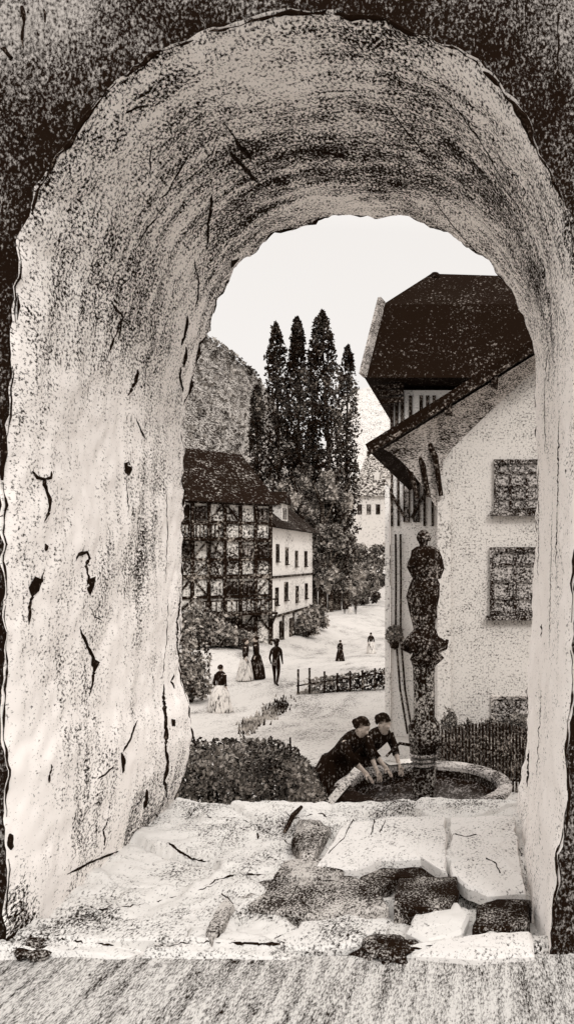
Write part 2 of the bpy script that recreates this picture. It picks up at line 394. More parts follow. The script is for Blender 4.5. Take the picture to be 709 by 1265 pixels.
for p_ in ([(154,572),(160,570),(164,580),(160,588),(155,584)], [(44,712),(53,716),(49,730),(40,738),(36,726)],
           [(108,716),(119,712),(117,724),(112,736),(108,728)], [(114,812),(124,818),(119,828),(113,822)],
           [(145,1060),(160,1048),(180,1052),(176,1066),(160,1072),(148,1070)], [(212,888),(217,889),(217,897),(213,897)],
           [(14,368),(22,362),(26,378),(22,396),(13,398),(9,384)], [(286,322),(296,320),(300,330),(292,338),(286,332)]):
    pit(p_)
# the broken arris of the far mouth
def ring_crack(i0, i1, w, row=ND-1, dy=-.01):
    i = i0
    while i < i1-4:
        n = min(i1, i+random.randint(12, 42))
        hs = [lv[row*NA+q]+Vector((0, dy, 0)) for q in range(i, n)]
        if len(hs) > 3:
            rad = [max(.0015, w*(.55+1.3*N(h*9)+.6*N(h*31))*min(1, .2+.3*min(q, len(hs)-1-q))) for q, h in enumerate(hs)]
            G(MB().tube(hs, rad, 6).build('broken_edge', M['ink']))
        i = n+random.randint(-1, 7)
ring_crack(9, 96, .010); ring_crack(98, 206, .013); ring_crack(206, 266, .006); ring_crack(268, 404, .005)
ring_crack(16, 145, .006, 1, -.012); ring_crack(145, 290, .012, 1, -.012); ring_crack(290, 404, .007, 1, -.012)

# fissures in the front of the wall
for pp, w_ in [([(28,8),(30,30),(27,48),(30,62)],.009), ([(54,12),(56,30)],.006), ([(6,60),(16,74)],.012), ([(0,134),(14,146),(26,158),(34,172)],.008),
               ([(648,6),(650,40),(646,70)],.004), ([(690,20),(688,80),(692,130)],.004), ([(700,930),(702,980),(698,1040)],.006), ([(4,500),(6,560),(3,600)],.008)]:
    hs = []
    for a_, b_ in zip(pp, pp[1:]):
        for q in range(6):
            t = q/6; p = P(a_[0]+(b_[0]-a_[0])*t, a_[1]+(b_[1]-a_[1])*t, YF-.025); p.x += .008*N(p*14); hs.append(p)
    G(MB().tube(hs, [max(.002, w_*(.7+1.2*N(h*15))) for h in hs], 6).build('crack', M['ink']))
# ---------------------------------------------------------------- ground
DT = [(-60,1.74),(5.2,1.74),(6.2,2.0),(7.5,2.55),(9,3.45),(11.5,3.62),(14,3.85),(21,4.75),(28,5.45),(36,5.5),(45,5.9),(55,6.6),(70,6.85),(95,7.6),(140,8.5),(220,10),(400,14),(900,20),(6000,30)]
def Dy(y):
    for (a, u), (b, v) in zip(DT, DT[1:]):
        if y <= b: t = max(0, (y-a)/(b-a)); return u+(v-u)*t
    return DT[-1][1]
def ground(x, y):
    z = EYE-Dy(y)
    if y > 30:
        t = min(1, max(0, (-10.5-x*1.0)/4))*min(1, (y-30)/10); t = t*t*(3-2*t); z += .95*t
    if y > 6: z += .05*N((x*.4, y*.4, 0))*min(1, (y-6)/4)
    return z
xs = [-3000,-1200,-600,-300,-160,-100,-70,-50,-38]+[-30+i*.75 for i in range(54)]+[12,16,22,30,45,80,160,400,1200,3000]
ys = [5.25+.4*i for i in range(60)]+[30+1.5*i for i in range(50)]+[108,120,135,150,170,200,240,300,400,550,800,1300,2200,3500,6000]
mb = MB(); nx = len(xs)
for y in ys:
    for x in xs: mb.v.append((x, y, ground(x, y)))
for j in range(len(ys)-1):
    for i in range(nx-1): a = j*nx+i; mb.f.append((a, a+1, a+nx+1, a+nx))
tag(mb.build('ground', M['earth'], smooth=True), kind='structure')
mb = MB(); gx = [-60,-20,-9]+[-6+i*.1 for i in range(110)]+[7,20,60]; gy = [-60,-20,-5,0]+[1.5+.07*i for i in range(26)]
for y in gy:
    for x in gx: mb.v.append((x, y, -.035+.012*N((x*2.2, y*2.2, 0))*(1 if 1 < y < 3.28 else 0)))
assert max(gy) < 3.3
nx = len(gx)
for j in range(len(gy)-1):
    for i in range(nx-1): a = j*nx+i; mb.f.append((a, a+1, a+nx+1, a+nx))
tag(mb.build('street', M['street'], smooth=True), kind='structure')

# passage floor: worn sill with a broken-out hollow near the front
def inhole(x, y):
    # lowered, broken ground on the right front, in plan
    pts = [(-1.02,3.72),(-.80,4.10),(-.2,4.18),(.0,3.98),(.33,4.0),(.33,3.36),(-.1,3.42),(-.4,3.30),(-.75,3.45)]
    c = False; n = len(pts)
    for i in range(n):
        (x1, y1), (x2, y2) = pts[i], pts[(i+1) % n]
        if (y1 > y) != (y2 > y) and x < (x2-x1)*(y-y1)/(y2-y1)+x1: c = not c
    return c
mb = MB(); fx = [-2.15+i*.015 for i in range(171)]; fy = [3.22+.015*i for i in range(135)]
nx = len(fx); rows = []
for j, y in enumerate(fy):
    for i, x in enumerate(fx):
        z = .015*N((x*2, y*2, 4))+.010*N((x*7, y*7, 4))+.004*N((x*20, y*20, 1))
        st = N((x*1.1+3, y*1.6, 9))
        if st > .12: z -= .02
        wv = Vector((x*1.9+.25*N((x*3, y*3, 2)), y*2.4+.25*N((x*3, y*3, 12)), 0))
        dd, cp = noise.voronoi(wv)
        hsh = noise.cell(cp[0]*37.1)
        z += .030*(hsh-.5)+.03*(wv.x-cp[0].x)*(noise.cell(cp[0]*11.3)-.5)
        gap = dd[1]-dd[0]
        if gap < .09: z -= .035*(1-gap/.09)*(.6+.6*N((x*4, y*4, 5)))
        z += .012*N((x*13, y*13, 6))+.006*N((x*45, y*45, 6))
        wx = x+.04*N((x*6, y*6, 0)); wy = y+.04*N((x*6, y*6, 7))
        if inhole(wx, wy): z -= .055+.025*N((x*9, y*9, 2))
        if y < 3.30: z -= .02+.02*N((x*4, 0, 3))
        z += max(0, (-1.55-x))*.06
        mb.v.append((x, y+(.03*N((x*5, 0, 1)) if j == 0 else 0), z))
for j in range(len(fy)-1):
    for i in range(nx-1): a = j*nx+i; mb.f.append((a, a+1, a+nx+1, a+nx))
b0 = len(mb.v)
for i, x in enumerate(fx): mb.v.append((x, 3.215, -.2))
for i in range(nx-1): mb.f.append((i, b0+i, b0+i+1, i+1))
b1 = len(mb.v); top0 = (len(fy)-1)*nx
for i, x in enumerate(fx): mb.v.append((x, fy[-1], -1.0))
for i in range(nx-1): mb.f.append((top0+i, top0+i+1, b1+i+1, b1+i))
floor = tag(mb.build('passage_floor', M['floor'], smooth=True), kind='structure')
bvh_f = BVHTree.FromPolygons([tuple(v) for v in mb.v], mb.f)
def FX(px, py, z=0.0):   # point on the floor plane under a pixel
    Y = (EYE-z)*F/(py-VY); return (PX(px, Y), Y)
def fcrack(pts, w=.006):
    hs = []
    for a, b in zip(pts, pts[1:]):
        m = max(2, int(math.dist(a, b)/3))
        for k in range(m):
            t = k/m; x = a[0]+(b[0]-a[0])*t; y = a[1]+(b[1]-a[1])*t
            x += 2.5*N((x*.11, y*.11, 1))+2.2*N((x*.37, y*.37, 3)); y += 2.5*N((x*.11, y*.11, 8))+2.2*N((x*.37, y*.37, 5))
            h = bvh_f.ray_cast(cam_o, (P(x, y, 1)-cam_o).normalized())[0]
            if h is not None: hs.append(h)
    if len(hs) < 3: return
    hs = [h-Vector((0,0,w*.25)) for h in hs]; rad = [max(.0012, w*.75*(.6+1.6*N(h*23))*min(1, min(i, len(hs)-1-i)*.3+.3)) for i, h in enumerate(hs)]
    o = MB().tube(hs, rad, 6).build('floor_crack', M['ink'], floor)
for c_, w_ in [
 ([(250,990),(251,1004),(262,1010),(285,1010),(300,1012),(318,1022),(318,1036),(302,1046),(292,1055)],.007),
 ([(352,1002),(362,1012),(392,1005),(414,1012)],.010), ([(120,1125),(170,1118),(205,1110),(250,1098),(285,1085)],.006),
 ([(205,1040),(240,1062),(262,1064)],.008), ([(250,1095),(290,1080),(330,1080),(370,1088)],.007),
 ([(70,1160),(130,1166),(190,1170),(260,1163),(330,1166),(400,1162)],.008), ([(275,1105),(288,1115),(272,1140),(255,1160)],.009),
 ([(330,1165),(360,1148),(395,1140),(420,1120)],.006), ([(90,1135),(115,1145),(160,1150)],.005),
 ([(380,1090),(400,1078),(430,1070),(470,1062),(520,1060)],.006), ([(640,1040),(650,1080),(655,1110)],.005),
 ([(340,1030),(352,1040),(372,1050)],.006), ([(225,1020),(236,1010),(240,992)],.006),
 ([(560,1100),(575,1110),(578,1125)],.007), ([(480,1175),(540,1168),(600,1175),(650,1172)],.008),
]: fcrack(c_, w_)
# loose pieces lying on the floor
def piece(name, label, cat, pxs, z0, z1, mat, grp=None, inset=.018, bump=.012):
    poly = [FX(x, y, z1) for x, y in pxs]
    fine = []
    for (a, b) in zip(poly, poly[1:]+poly[:1]):
        m = max(1, int(math.dist(a, b)/.035))
        for k in range(m):
            t = k/m; x = a[0]+(b[0]-a[0])*t; y = a[1]+(b[1]-a[1])*t
            fine.append((x+.012*N((x*7, y*7, z1))+.008*N((x*31, y*31, z1)), y+.012*N((x*7, y*7, 5))+.008*N((x*31, y*31, 5))))
    o = MB().slab(fine, z0, z1, inset, bump).build(name, mat, smooth=False)
    return tag(o, label, cat, grp)
piece('paving_slab', 'large pale slab with a worn front edge, in the middle of the passage floor', 'slab', [(392,1068),(425,1014),(550,1006),(552,1078),(520,1060),(470,1062),(440,1072)], -.05, .022, M['slab'])
piece('paving_slab', 'pale slab against the foot of the right jamb, beside the larger slab', 'slab', [(556,1008),(634,1008),(648,1100),(600,1104),(578,1094),(556,1080)], -.05, .018, M['slab'])
piece('broken_stone', 'small rounded stone tilted by the far edge of the passage floor', 'stone', [(360,1036),(368,1012),(398,1010),(408,1022),(388,1058),(372,1060)], -.03, .03, M['rubble'], None, .03, .03)
piece('rubble_stone', 'flat dark stone under the front edge of the large slab', 'stone', [(290,1118),(300,1092),(370,1078),(432,1080),(470,1096),(480,1120),(430,1132),(350,1128)], -.09, -.022, M['rubble'])
piece('brick_block', 'dark squared brick lump with a sharp corner in the broken floor', 'brick', [(486,1114),(492,1084),(562,1082),(566,1098),(556,1116),(520,1122)], -.1, .02, M['brick'], None, .01, .004)
piece('brick_block', 'dark brick course exposed beside the right jamb at the front of the floor', 'brick', [(584,1146),(590,1118),(612,1110),(655,1110),(652,1138),(626,1146)], -.1, .012, M['brick'], None, .012, .006)
piece('rubble_stone', 'pale rough stone between the two dark brick lumps', 'stone', [(500,1150),(512,1124),(566,1112),(580,1128),(574,1150),(530,1160)], -.1, -.01, M['floor'], None, .02, .015)
piece('rubble_stone', 'pale flat stone at the front edge, left of the round dark stone', 'stone', [(345,1168),(372,1136),(430,1128),(480,1138),(470,1160),(400,1172)], -.1, -.008, M['floor'], None, .02, .012)
piece('rubble_stone', 'long pale stone on the sill edge near the right jamb', 'stone', [(512,1176),(540,1160),(600,1152),(656,1150),(660,1176),(590,1182)], -.1, -.002, M['slab'], None, .02, .01)
piece('rubble_stone', 'dark wedge of stone set in the pale floor left of the middle', 'stone', [(254,1150),(268,1122),(278,1108),(288,1118),(276,1144),(262,1160)], -.05, .018, M['rubble'], None, .012, .006)
piece('rubble_stone', 'long dark stone added to darken the gap below the front edge of the large slab', 'stone', [(440,1090),(448,1072),(500,1066),(556,1078),(556,1084),(490,1084),(470,1096)], -.1, -.03, M['brick'], None, .01, .01)  # dark filler stone, added to blacken the gap under the slab edge
piece('rubble_stone', 'mottled flat stone in front of the small rounded stone', 'stone', [(338,1082),(350,1062),(400,1060),(425,1072),(420,1082)], -.05, .008, M['rubble'], None, .01, .012)
piece('rubble_stone', 'flat speckled stone at the front left of the passage floor', 'stone', [(120,1160),(140,1138),(200,1130),(236,1142),(225,1162)], -.06, .006, M['floor'], None, .012, .012)
slabs_ = [o for o in SC.objects if o.name.startswith('paving_slab')]
for k_, pp in enumerate([[(436,1012),(424,1036),(402,1058)],[(462,1012),(458,1032),(450,1052)],[(498,1022),(490,1034),(480,1044)],[(476,1014),(468,1030)],[(562,1030),(575,1034),(590,1030)],[(600,1060),(612,1066),(618,1080)]]):
    hs = []
    for a_, b_ in zip(pp, pp[1:]):
        for q in range(7):
            t = q/7; x, y = FX(a_[0]+(b_[0]-a_[0])*t, a_[1]+(b_[1]-a_[1])*t, .024); hs.append((x+.008*N((x*40, y*40, 0)), y, .024))
    own = slabs_[0 if k_ < 4 else 1]
    MB().tube(hs, [max(.0012, .003*(1+N((q*.7, k_, 0)))) for q in range(len(hs))], 6).build('slab_crack', M['ink'], own)
# the dark round weathered stone at the front edge
mb = MB(); c = FX(477, 1178, -.03); pr = [(.005,.085),(.03,.088),(.06,.08),(.085,.065),(.11,.045),(.12,.02),(.12,.0),(.11,-.03),(.02,-.06)]
mb.lathe(pr, (c[0], c[1]+.02, -.07), 36, wob=1.1, wf=15)
tag(mb.build('round_stone', M['brick'], smooth=False), 'round pitted dark stone lying at the front edge of the passage sill', 'stone')
# open crevice on the left of the rounded stone: a broken iron bar
a = FX(352, 1032); b = FX(372, 1003)
tag(MB().tube([(a[0], a[1], .02), ((a[0]+b[0])/2, (a[1]+b[1])/2, .05), (b[0], b[1], .03)], [.012, .017, .012], 7).build('iron_bar', M['ink']), 'short black iron bar lying at the far edge of the floor', 'bar')
# dark rubble heap in the front left corner
k = 0
for (x, y, r) in [(16,1160,.085),(38,1165,.075),(58,1158,.06),(28,1142,.07),(8,1140,.06),(50,1172,.05),(66,1150,.045)]:
    c = FX(x, y); mb = MB()
    mb.lathe([(.01,r*.5),(r*.55,r*.42),(r*.95,r*.2),(r,-r*.1),(r*.8,-r*.5),(.02,-r*.6)], (c[0], max(c[1], 3.18), -.02 if y > 1150 else .0), 16, wob=1.0, wf=16)
    names = ['largest dark stone of the heap in the front left corner of the gateway', 'dark stone in the middle of the corner heap', 'dark stone on the right of the corner heap', 'dark stone at the back of the corner heap', 'dark stone against the left jamb behind the corner heap', 'small dark stone in front of the corner heap', 'smallest dark stone at the right end of the corner heap']
    tag(mb.build('corner_stone', M['brick']), names[k], 'stone', 'dark stones heaped in the left corner'); k += 1

# ---------------------------------------------------------------- foliage helpers
def hedge_leaves(mb, n, f, size):
    for _ in range(n):
        p = f()
        if p is not None: mb.leaf(p, size*random.uniform(.6, 1.4))
# bank hedge just beyond the passage
hx0, hx1 = PX(150, 7.6), PX(408, 7.6)
def bank():
    x = random.uniform(hx0, hx1); u = (x-hx0)/(hx1-hx0)
    prof = math.sqrt(max(0, 1-max(0, (u-.72)/.28)**2))
    h = (.86+.05*N((x*3, 0, 0)))*prof; y = 7.6+random.uniform(-.42, .42); v = (y-7.6)/.42
    z = ground(x, y)+h*random.random()**.55*math.sqrt(max(0, 1-v*v*.6))
    return (x, y, z)
hg = thing('bank_hedge', 'low dark rounded hedge just beyond the left end of the passage sill', 'hedge', (-2.3, 7.6, ground(-2.3, 7.6)))
def under(o, root):
    o.parent = root; o.matrix_parent_inverse = (Matrix.Translation(root.location)@Matrix.Rotation(root.rotation_euler.z, 4, 'Z')).inverted(); return o
mb = MB(); hedge_leaves(mb, 11000, bank, .035); under(mb.build('foliage', M['leaf']), hg)
mb = MB()
for i in range(16):
    x = hx0+(hx1-hx0)*(i+.5)/16.5; z = ground(x, 7.6)
    mb.tube([(x, 7.6, z-.1), (x+.05, 7.62, z+.3), (x+.02, 7.58, z+.55)], [.03, .02, .008], 6)
under(mb.build('stem', M['timber']), hg)
lab = ['leftmost stake rising from the bank hedge', 'second stake from the left in the bank hedge', 'middle stake rising from the bank hedge', 'second stake from the right in the bank hedge', 'rightmost stake rising from the bank hedge']
for i, (px, py) in enumerate([(267,920),(293,918),(306,914),(335,909),(359,911)]):
    x = PX(px, 7.6); zt = PZ(py, 7.6); z0 = ground(x, 7.6)
    o = MB().tube([(x, 7.6, z0-.1), (x+.01, 7.6, (z0+zt)/2), (x-.005, 7.6, zt)], [.016, .014, .009], 6).build('hedge_stake', M['timber'])
    tag(o, lab[i], 'stake', 'stakes in the bank hedge')

# low rail fence with brush, beyond the bank
fa = Vector((PX(366, 31.5), 31.5)); fb = Vector((PX(478, 33.0), 33.0))
lf_ = thing('rail_fence', 'low rough rail fence crossing the pale slope right of the walking man', 'fence', (fa.x, fa.y, ground(fa.x, fa.y)))
def fpt(t, h): 
    p = fa.lerp(fb, t); z0 = PZ(866-15*t, p.y); return Vector((p.x, p.y, z0+h))
for t in (.02, .14, .30, .44, .58, .72, .86, 1):
    hh = 1.15 if t in (.02, .14) else .9
    under(MB().beam(fpt(t, -.4), fpt(t, hh+.2*random.random()), .07).build('post', M['timber_far']), lf_)
for h in (.15, .6):
    under(MB().beam(fpt(0, h), fpt(1, h+.1), .05).build('rail', M['timber_far']), lf_)
mb = MB()
def fl():
    t = random.random(); p = fpt(t, random.random()**.8*.8*(1 if t > .1 else .4)); return p+Vector((random.gauss(0,.1), random.uniform(.05,.5), 0))
hedge_leaves(mb, 1500, fl, .09)
tag(mb.build('brush_hedge', M['leaf_far']), 'thin straggling brush growing along the low rail fence', 'hedge')
# grass patch on the slope
mb = MB()
for _ in range(420):
    t = random.random(); px = 300+55*t+random.gauss(0,5); py = 905-38*t+random.gauss(0,4)
    Y = 26.5-0*t; 
    # march to the ground
    y = 9.0
    while y < 60 and EYE-ground(PX(px, y), y) < (py-VY)/F*y: y += .2
    y = 9.0
    best = None
    while y < 60:
        if EYE-ground(PX(px, y), y) <= (py-VY)/F*y: best = y; break
        y += .1
    if best: 
        x = PX(px, best); z = ground(x, best)
        mb.add([(x-.04, best, z-.03), (x+.04, best, z-.03), (x+random.gauss(0,.05), best+random.gauss(0,.05), z+random.uniform(.08,.2))], [(0,1,2)])
mb.open = True
tag(mb.build('grass_tufts', M['leaf_far']), 'rough dry grass on the pale slope below the walking man', 'grass', kind='stuff')

# ---------------------------------------------------------------- fountain
FC = Vector((-.74, 10.35)); FG = -2.0
fo = thing('fountain', 'stone wash fountain with a dark statue on a tall column over a round basin', 'fountain', (FC.x, FC.y, FG))
def U(mb, name, mat, root=fo, smooth=False): return under(mb.build(name, mat, smooth=smooth), root)
c0 = (FC.x, FC.y, 0)
zw = -1.36
mb = MB(); mb.lathe([(1.10,FG-.2),(1.12,FG+.1),(1.06,FG+.16),(1.05,zw-.14),(1.12,zw-.06)], c0, 48, wob=.02, cap=False); U(mb, 'basin_wall', M['stone_dark'])
mb = MB(); mb.lathe([(1.12,zw-.08),(1.16,zw-.05),(1.16,zw),(1.13,zw+.02),(.99,zw+.02),(.96,zw-.02),(.955,zw-.07)], c0, 48, wob=.02, cap=False); U(mb, 'basin_rim', M['stone'])
mb = MB(); mb.lathe([(.955,zw-.07),(.95,zw-.5),(.4,zw-.52)], c0, 48, wob=.02, cap=False); U(mb, 'basin_lining', M['bronze'])
mb = MB(); mb.lathe([(.96,zw-.16),(.5,zw-.16),(.02,zw-.16)], c0, 40, cap=False); U(mb, 'water', M['water'])
mb = MB(); mb.box(FC.x-.14, FC.x+.14, FC.y-.14, FC.y+.14, FG, PZ(947, FC.y), jit=.01); U(mb, 'pedestal', M['stone_dark'])
Zp = lambda py: PZ(py, FC.y-.1)
mb = MB()
for i, py in enumerate((948, 942, 936)): mb.lathe([(.13+.02*i,Zp(py)-.005),(.165+.015*i,Zp(py)+.015),(.165+.015*i,Zp(py)+.035),(.12+.01*i,Zp(py)+.05)], c0, 20)
U(mb, 'base_ring', M['stone'])
mb = MB(); mb.lathe([(.16,Zp(932)),(.19,Zp(915)),(.18,Zp(898)),(.14,Zp(888)),(.13,Zp(860)),(.12,Zp(835)),(.14,Zp(820))], c0, 24, wob=.35, fold=.06, nf=8); U(mb, 'column_shaft', M['stone_dark'], smooth=True)
mb = MB(); mb.lathe([(.13,Zp(824)),(.19,Zp(814)),(.14,Zp(808)),(.22,Zp(800)),(.26,Zp(793)),(.20,Zp(786)),(.15,Zp(778))], c0, 24, wob=.5, fold=.12, nf=5)
for k in range(6):
    a = k*math.pi/3; mb.tube([(FC.x+.15*math.cos(a), FC.y+.15*math.sin(a), Zp(806)), (FC.x+.27*math.cos(a), FC.y+.27*math.sin(a), Zp(800)), (FC.x+.31*math.cos(a), FC.y+.31*math.sin(a), Zp(791))], [.04,.05,.02], 7)
U(mb, 'capital', M['bronze'], smooth=True)
# water pipes with spouts each side of the base
for s in (-1, 1):
    mb = MB().tube([(FC.x+s*.1, FC.y-.08, Zp(922)), (FC.x+s*.3, FC.y-.2, Zp(916)), (FC.x+s*.46, FC.y-.28, Zp(930))], [.022,.02,.018], 8)
    U(mb, 'spout', M['bronze'])

# ---------------------------------------------------------------- people
def skin_mesh(name, verts, edges, rad, mat, sub=2, root=0):
    me = bpy.data.meshes.new('tmp_skin'); me.from_pydata([tuple(v) for v in verts], edges, [])
    o = bpy.data.objects.new('tmp_skin', me); COL.objects.link(o)
    o.modifiers.new('s', 'SKIN'); sk = me.skin_vertices[0].data
    for i, r in enumerate(rad):
        rr = r if isinstance(r, tuple) else (r, r); sk[i].radius = rr; sk[i].use_root = (i == root)
    m = o.modifiers.new('u', 'SUBSURF'); m.levels = sub; m.render_levels = sub
    dg = bpy.context.evaluated_depsgraph_get(); ev = o.evaluated_get(dg)
    res = bpy.data.meshes.new_from_object(ev); bpy.data.objects.remove(o); bpy.data.meshes.remove(me)
    res.name = name; res.materials.clear(); res.materials.append(mat)
    res.polygons.foreach_set('use_smooth', [True]*len(res.polygons))
    ob = bpy.data.objects.new(name, res); COL.objects.link(ob); return ob
def figure(h=1.7, lean=0, arms=None, step=0, knee=0, fingers=False, headtilt=0, mat=None, parent=None, name='body', fat=1.0):
    """one continuous body, facing -y, feet at z=0.  arms: [(elbow, hand) left, right] in body metres for a 1.7 m figure"""
    V = []; E = []; Rr = []
    def v(p, r, frm=None):
        V.append(Vector(p)); Rr.append(r)
        if frm is not None: E.append((frm, len(V)-1))
        return len(V)-1
    hz = .93-knee
    c, s_ = math.cos(lean), math.sin(lean)
    def T(x, y, z): y0, z0 = y, z-hz; return (x, y0*c-z0*s_, hz+y0*s_+z0*c)
    pel = v((0,0,hz), (.15*fat,.12*fat)); sp = v(T(0,0,hz+.2), (.125*fat,.10*fat), pel); ch = v(T(0,0,hz+.40), (.15*fat,.11*fat), sp)
    un = v(T(0,.0,hz+.51), (.09,.07), ch); nk = v(T(0,-.01,hz+.57), .05, un)
    def TH(x, y, z):
        p = Vector(T(0,-.01,hz+.57)); a = lean*.45+headtilt
        return p+Vector((x, y*math.cos(a)-z*math.sin(a), y*math.sin(a)+z*math.cos(a)))
    h1 = v(TH(0,-.015,.09), (.065,.075), nk); h2 = v(TH(0,-.01,.18), (.078,.088), h1); h3 = v(TH(0,.005,.235), (.05,.055), h2)
    v(TH(0,-.115,.125), .014, h1)                        # nose
    for sd in (-1, 1): v(TH(sd*.085,.01,.13), .016, h1)  # ears
    for k, sd in enumerate((-1, 1)):
        sh = v(T(sd*.19,0,hz+.47), (.062,.062), un)
        if arms: el, ha = arms[k]
        else: el, ha = (sd*.25,.03,hz+.18), (sd*.24,-.07,hz-.06)
        e = v(el, .043, sh); ev_, hv = Vector(el), Vector(ha)
        wr = v(ev_.lerp(hv, .85), .028, e); dn = (hv-ev_).normalized()
        pm = v(hv+dn*.03, (.036,.02), wr)
        if fingers:
            sx = dn.cross(Vector((0,0,1))).normalized()
            up = sx.cross(dn)
            for q, (o_, ln) in enumerate([(-.03,.065),(-.01,.08),(.01,.075),(.03,.06)]):
                f1 = v(hv+dn*.075+sx*o_, .009, pm); v(hv+dn*(.075+ln)+sx*o_*1.15-up*.02, .007, f1)
            t1 = v(hv+dn*.02+sx*(-sd*.045)-up*.01, .011, pm); v(hv+dn*.06+sx*(-sd*.062)-up*.03, .008, t1)
    for sd in (-1, 1):
        st = step*sd
        hp = v((sd*.09,0,hz-.06), .10*fat, pel); kn = v((sd*.11,-.04-st*.35-knee*.9,.49), .062, hp)
        an = v((sd*.11,-st+.03,.09), .04, kn); v((sd*.12,-st-.14,.035), (.04,.03), an)
    k = h/1.7
    V = [p*k for p in V]; Rr = [tuple(a*k for a in r) if isinstance(r, tuple) else r*k for r in Rr]
    o = skin_mesh(name, V, E, Rr, mat or M['skin']); o.parent = parent
    return o, [Vector(TH(0,0,.15))*k, Vector(T(0,0,hz+.4))*k, Vector((0,0,hz))*k, k, lean]
def clothing(parent, info, dark, mid, skirt=True, hat=None, bun=True, shawl=True, apron=False, fx=1.0, trousers=False):
    head, chest, pel, k, lean = info
    if skirt:
        mb = MB(); z0 = pel.z+.09*k
        mb.lathe([(.15*k,z0),(.20*k,z0-.08*k),(.26*k*fx,z0-.3*k),(.32*k*fx,z0-.6*k),(.38*k*fx,.07*k),(.385*k*fx,.03*k)], (0,0,0), 40, fold=.07, nf=11, wob=.1, sq=.85)
        o = mb.build('skirt', mid, parent, smooth=True)
    if apron:
        mb = MB(); pts = []
        for j in range(7):
            t = j/6; z = pel.z+.06*k-t*(pel.z-.15*k); r = (.17+.22*t)*k*fx*.87
            for i in range(5): a = -math.pi/2+(i-2)*.22; pts.append((1.06*r*math.cos(a), 1.06*r*math.sin(a), z))
        mb.add(pts, [(j*5+i, j*5+i+1, j*5+i+6, j*5+i+5) for j in range(6) for i in range(4)])
        mb.build('apron', M['cloth_white'], parent, smooth=True)
    # bodice or coat follows the torso
    d = (chest-pel); ax = d.normalized()
    mb = MB(); n = 20
    rings = [(-.12,.165,.135),(0,.158,.128),(.18,.138,.118),(.36,.172,.135),(.45,.20,.13),(.51,.205,.125),(.56,.16,.11),(.61,.072,.068)]
    vs = []
    side = Vector((1,0,0)); fw = side.cross(ax)
    for (t, rx, ry) in rings:
        c = pel+ax*(t*k)
        for i in range(n): a = 2*math.pi*i/n; vs.append(c+side*(rx*k*math.cos(a))+fw*(ry*k*math.sin(a)))
    mb.add(vs, [(r*n+i, r*n+(i+1) % n, (r+1)*n+(i+1) % n, (r+1)*n+i) for r in range(len(rings)-1) for i in range(n)])
    mb.build('bodice' if skirt else 'coat', dark, parent, smooth=True)
    # hair or hat
    a = lean*.45; hc = head+Vector((0, .02*k, .02*k))
    mb = MB(); vs = []; n = 16; m = 9
    for j in range(m):
        th = math.pi*j/(m-1)*.62
        for i in range(n):
            ph = 2*math.pi*i/n; r = .108*k
            x = r*math.sin(th)*math.cos(ph)*.92; y = r*math.sin(th)*math.sin(ph)*1.05; z = r*math.cos(th)*1.12
            if math.sin(ph) < -.3: z = max(z, .045*k)
            y, z = y*math.cos(a)-z*math.sin(a), y*math.sin(a)+z*math.cos(a)
            vs.append(hc+Vector((x, y, z)))
    mb.add(vs, [(j*n+i, j*n+(i+1) % n, (j+1)*n+(i+1) % n, (j+1)*n+i) for j in range(m-1) for i in range(n)])
    mb.build('hair', M['hair'], parent, smooth=True)
    if bun:
        mb = MB(); c = hc+Vector((0, .10*k, .03*k)); mb.lathe([(.005,.05*k),(.035*k,.035*k),(.05*k,0),(.035*k,-.035*k),(.005,-.05*k)], tuple(c), 12); mb.build('hair_bun', M['hair'], parent, smooth=True)
    if hat:
        mb = MB(); z = .07*k
        if hat == 'brim': pr = [(.20*k,z),(.205*k,z+.012*k),(.11*k,z+.03*k),(.10*k,z+.12*k),(.06*k,z+.15*k),(.01*k,z+.155*k)]
        else: pr = [(.125*k,z-.02*k),(.13*k,z),(.125*k,z+.06*k),(.08*k,z+.10*k),(.01*k,z+.115*k)]
        mb.lathe(pr, tuple(hc), 20); mb.build('hat', dark, parent, smooth=True)
def sleeves(parent, arms, k, mat, pel_h, lean, r=.062):
    hz = pel_h; c, s_ = math.cos(lean), math.sin(lean)
    for i, sd in enumerate((-1, 1)):
        z0 = .47; sh = Vector((sd*.19, -z0*s_, hz+z0*c)); el = Vector(arms[i][0]); ha = Vector(arms[i][1])
        pts = [sh, sh.lerp(el, .5), el, el.lerp(ha, .45)]
        MB().tube([p*k for p in pts], [r*1.15*k, r*k, r*.92*k, r*.8*k], 12).build('sleeve', mat, parent, smooth=True)

# the statue reuses the figure builder, cut in dark stone
o, info = figure(1.36, lean=0, arms=[((-.20,-.16,1.16),(-.02,-.22,1.22)), ((.21,-.14,1.12),(.03,-.24,1.06))], mat=M['bronze'], fat=1.15, parent=None, name='statue')
mb = MB(); k = 1.36/1.7
mb.lathe([(.17*k,1.02*k),(.22*k,.9*k),(.24*k,.7*k),(.20*k,.4*k),(.17*k,.15*k),(.21*k,.03*k),(.20*k,-.02)], (0,0,0), 28, fold=.10, nf=8, wob=.3)
rb = mb.build('statue_robe', M['bronze'], smooth=True)
mb = MB(); mb.lathe([(.06*k,1.53*k),(.12*k,1.51*k),(.20*k,1.45*k),(.23*k,1.34*k),(.25*k,1.15*k),(.21*k,.98*k)], (0,0.02,0), 28, fold=.12, nf=6, wob=.4, cap=False)
cl = mb.build('statue_cloak', M['bronze'], smooth=True)
mb = MB(); mb.lathe([(.11*k,1.60*k),(.125*k,1.66*k),(.10*k,1.73*k),(.05*k,1.78*k),(.01,1.79*k)], (0,0,0), 16, wob=.3); hd = mb.build('statue_headdress', M['bronze'], smooth=True)
zst = Zp(790)
o.parent = None; o.location = (FC.x, FC.y, zst); o.rotation_euler = (0, 0, R(-35))
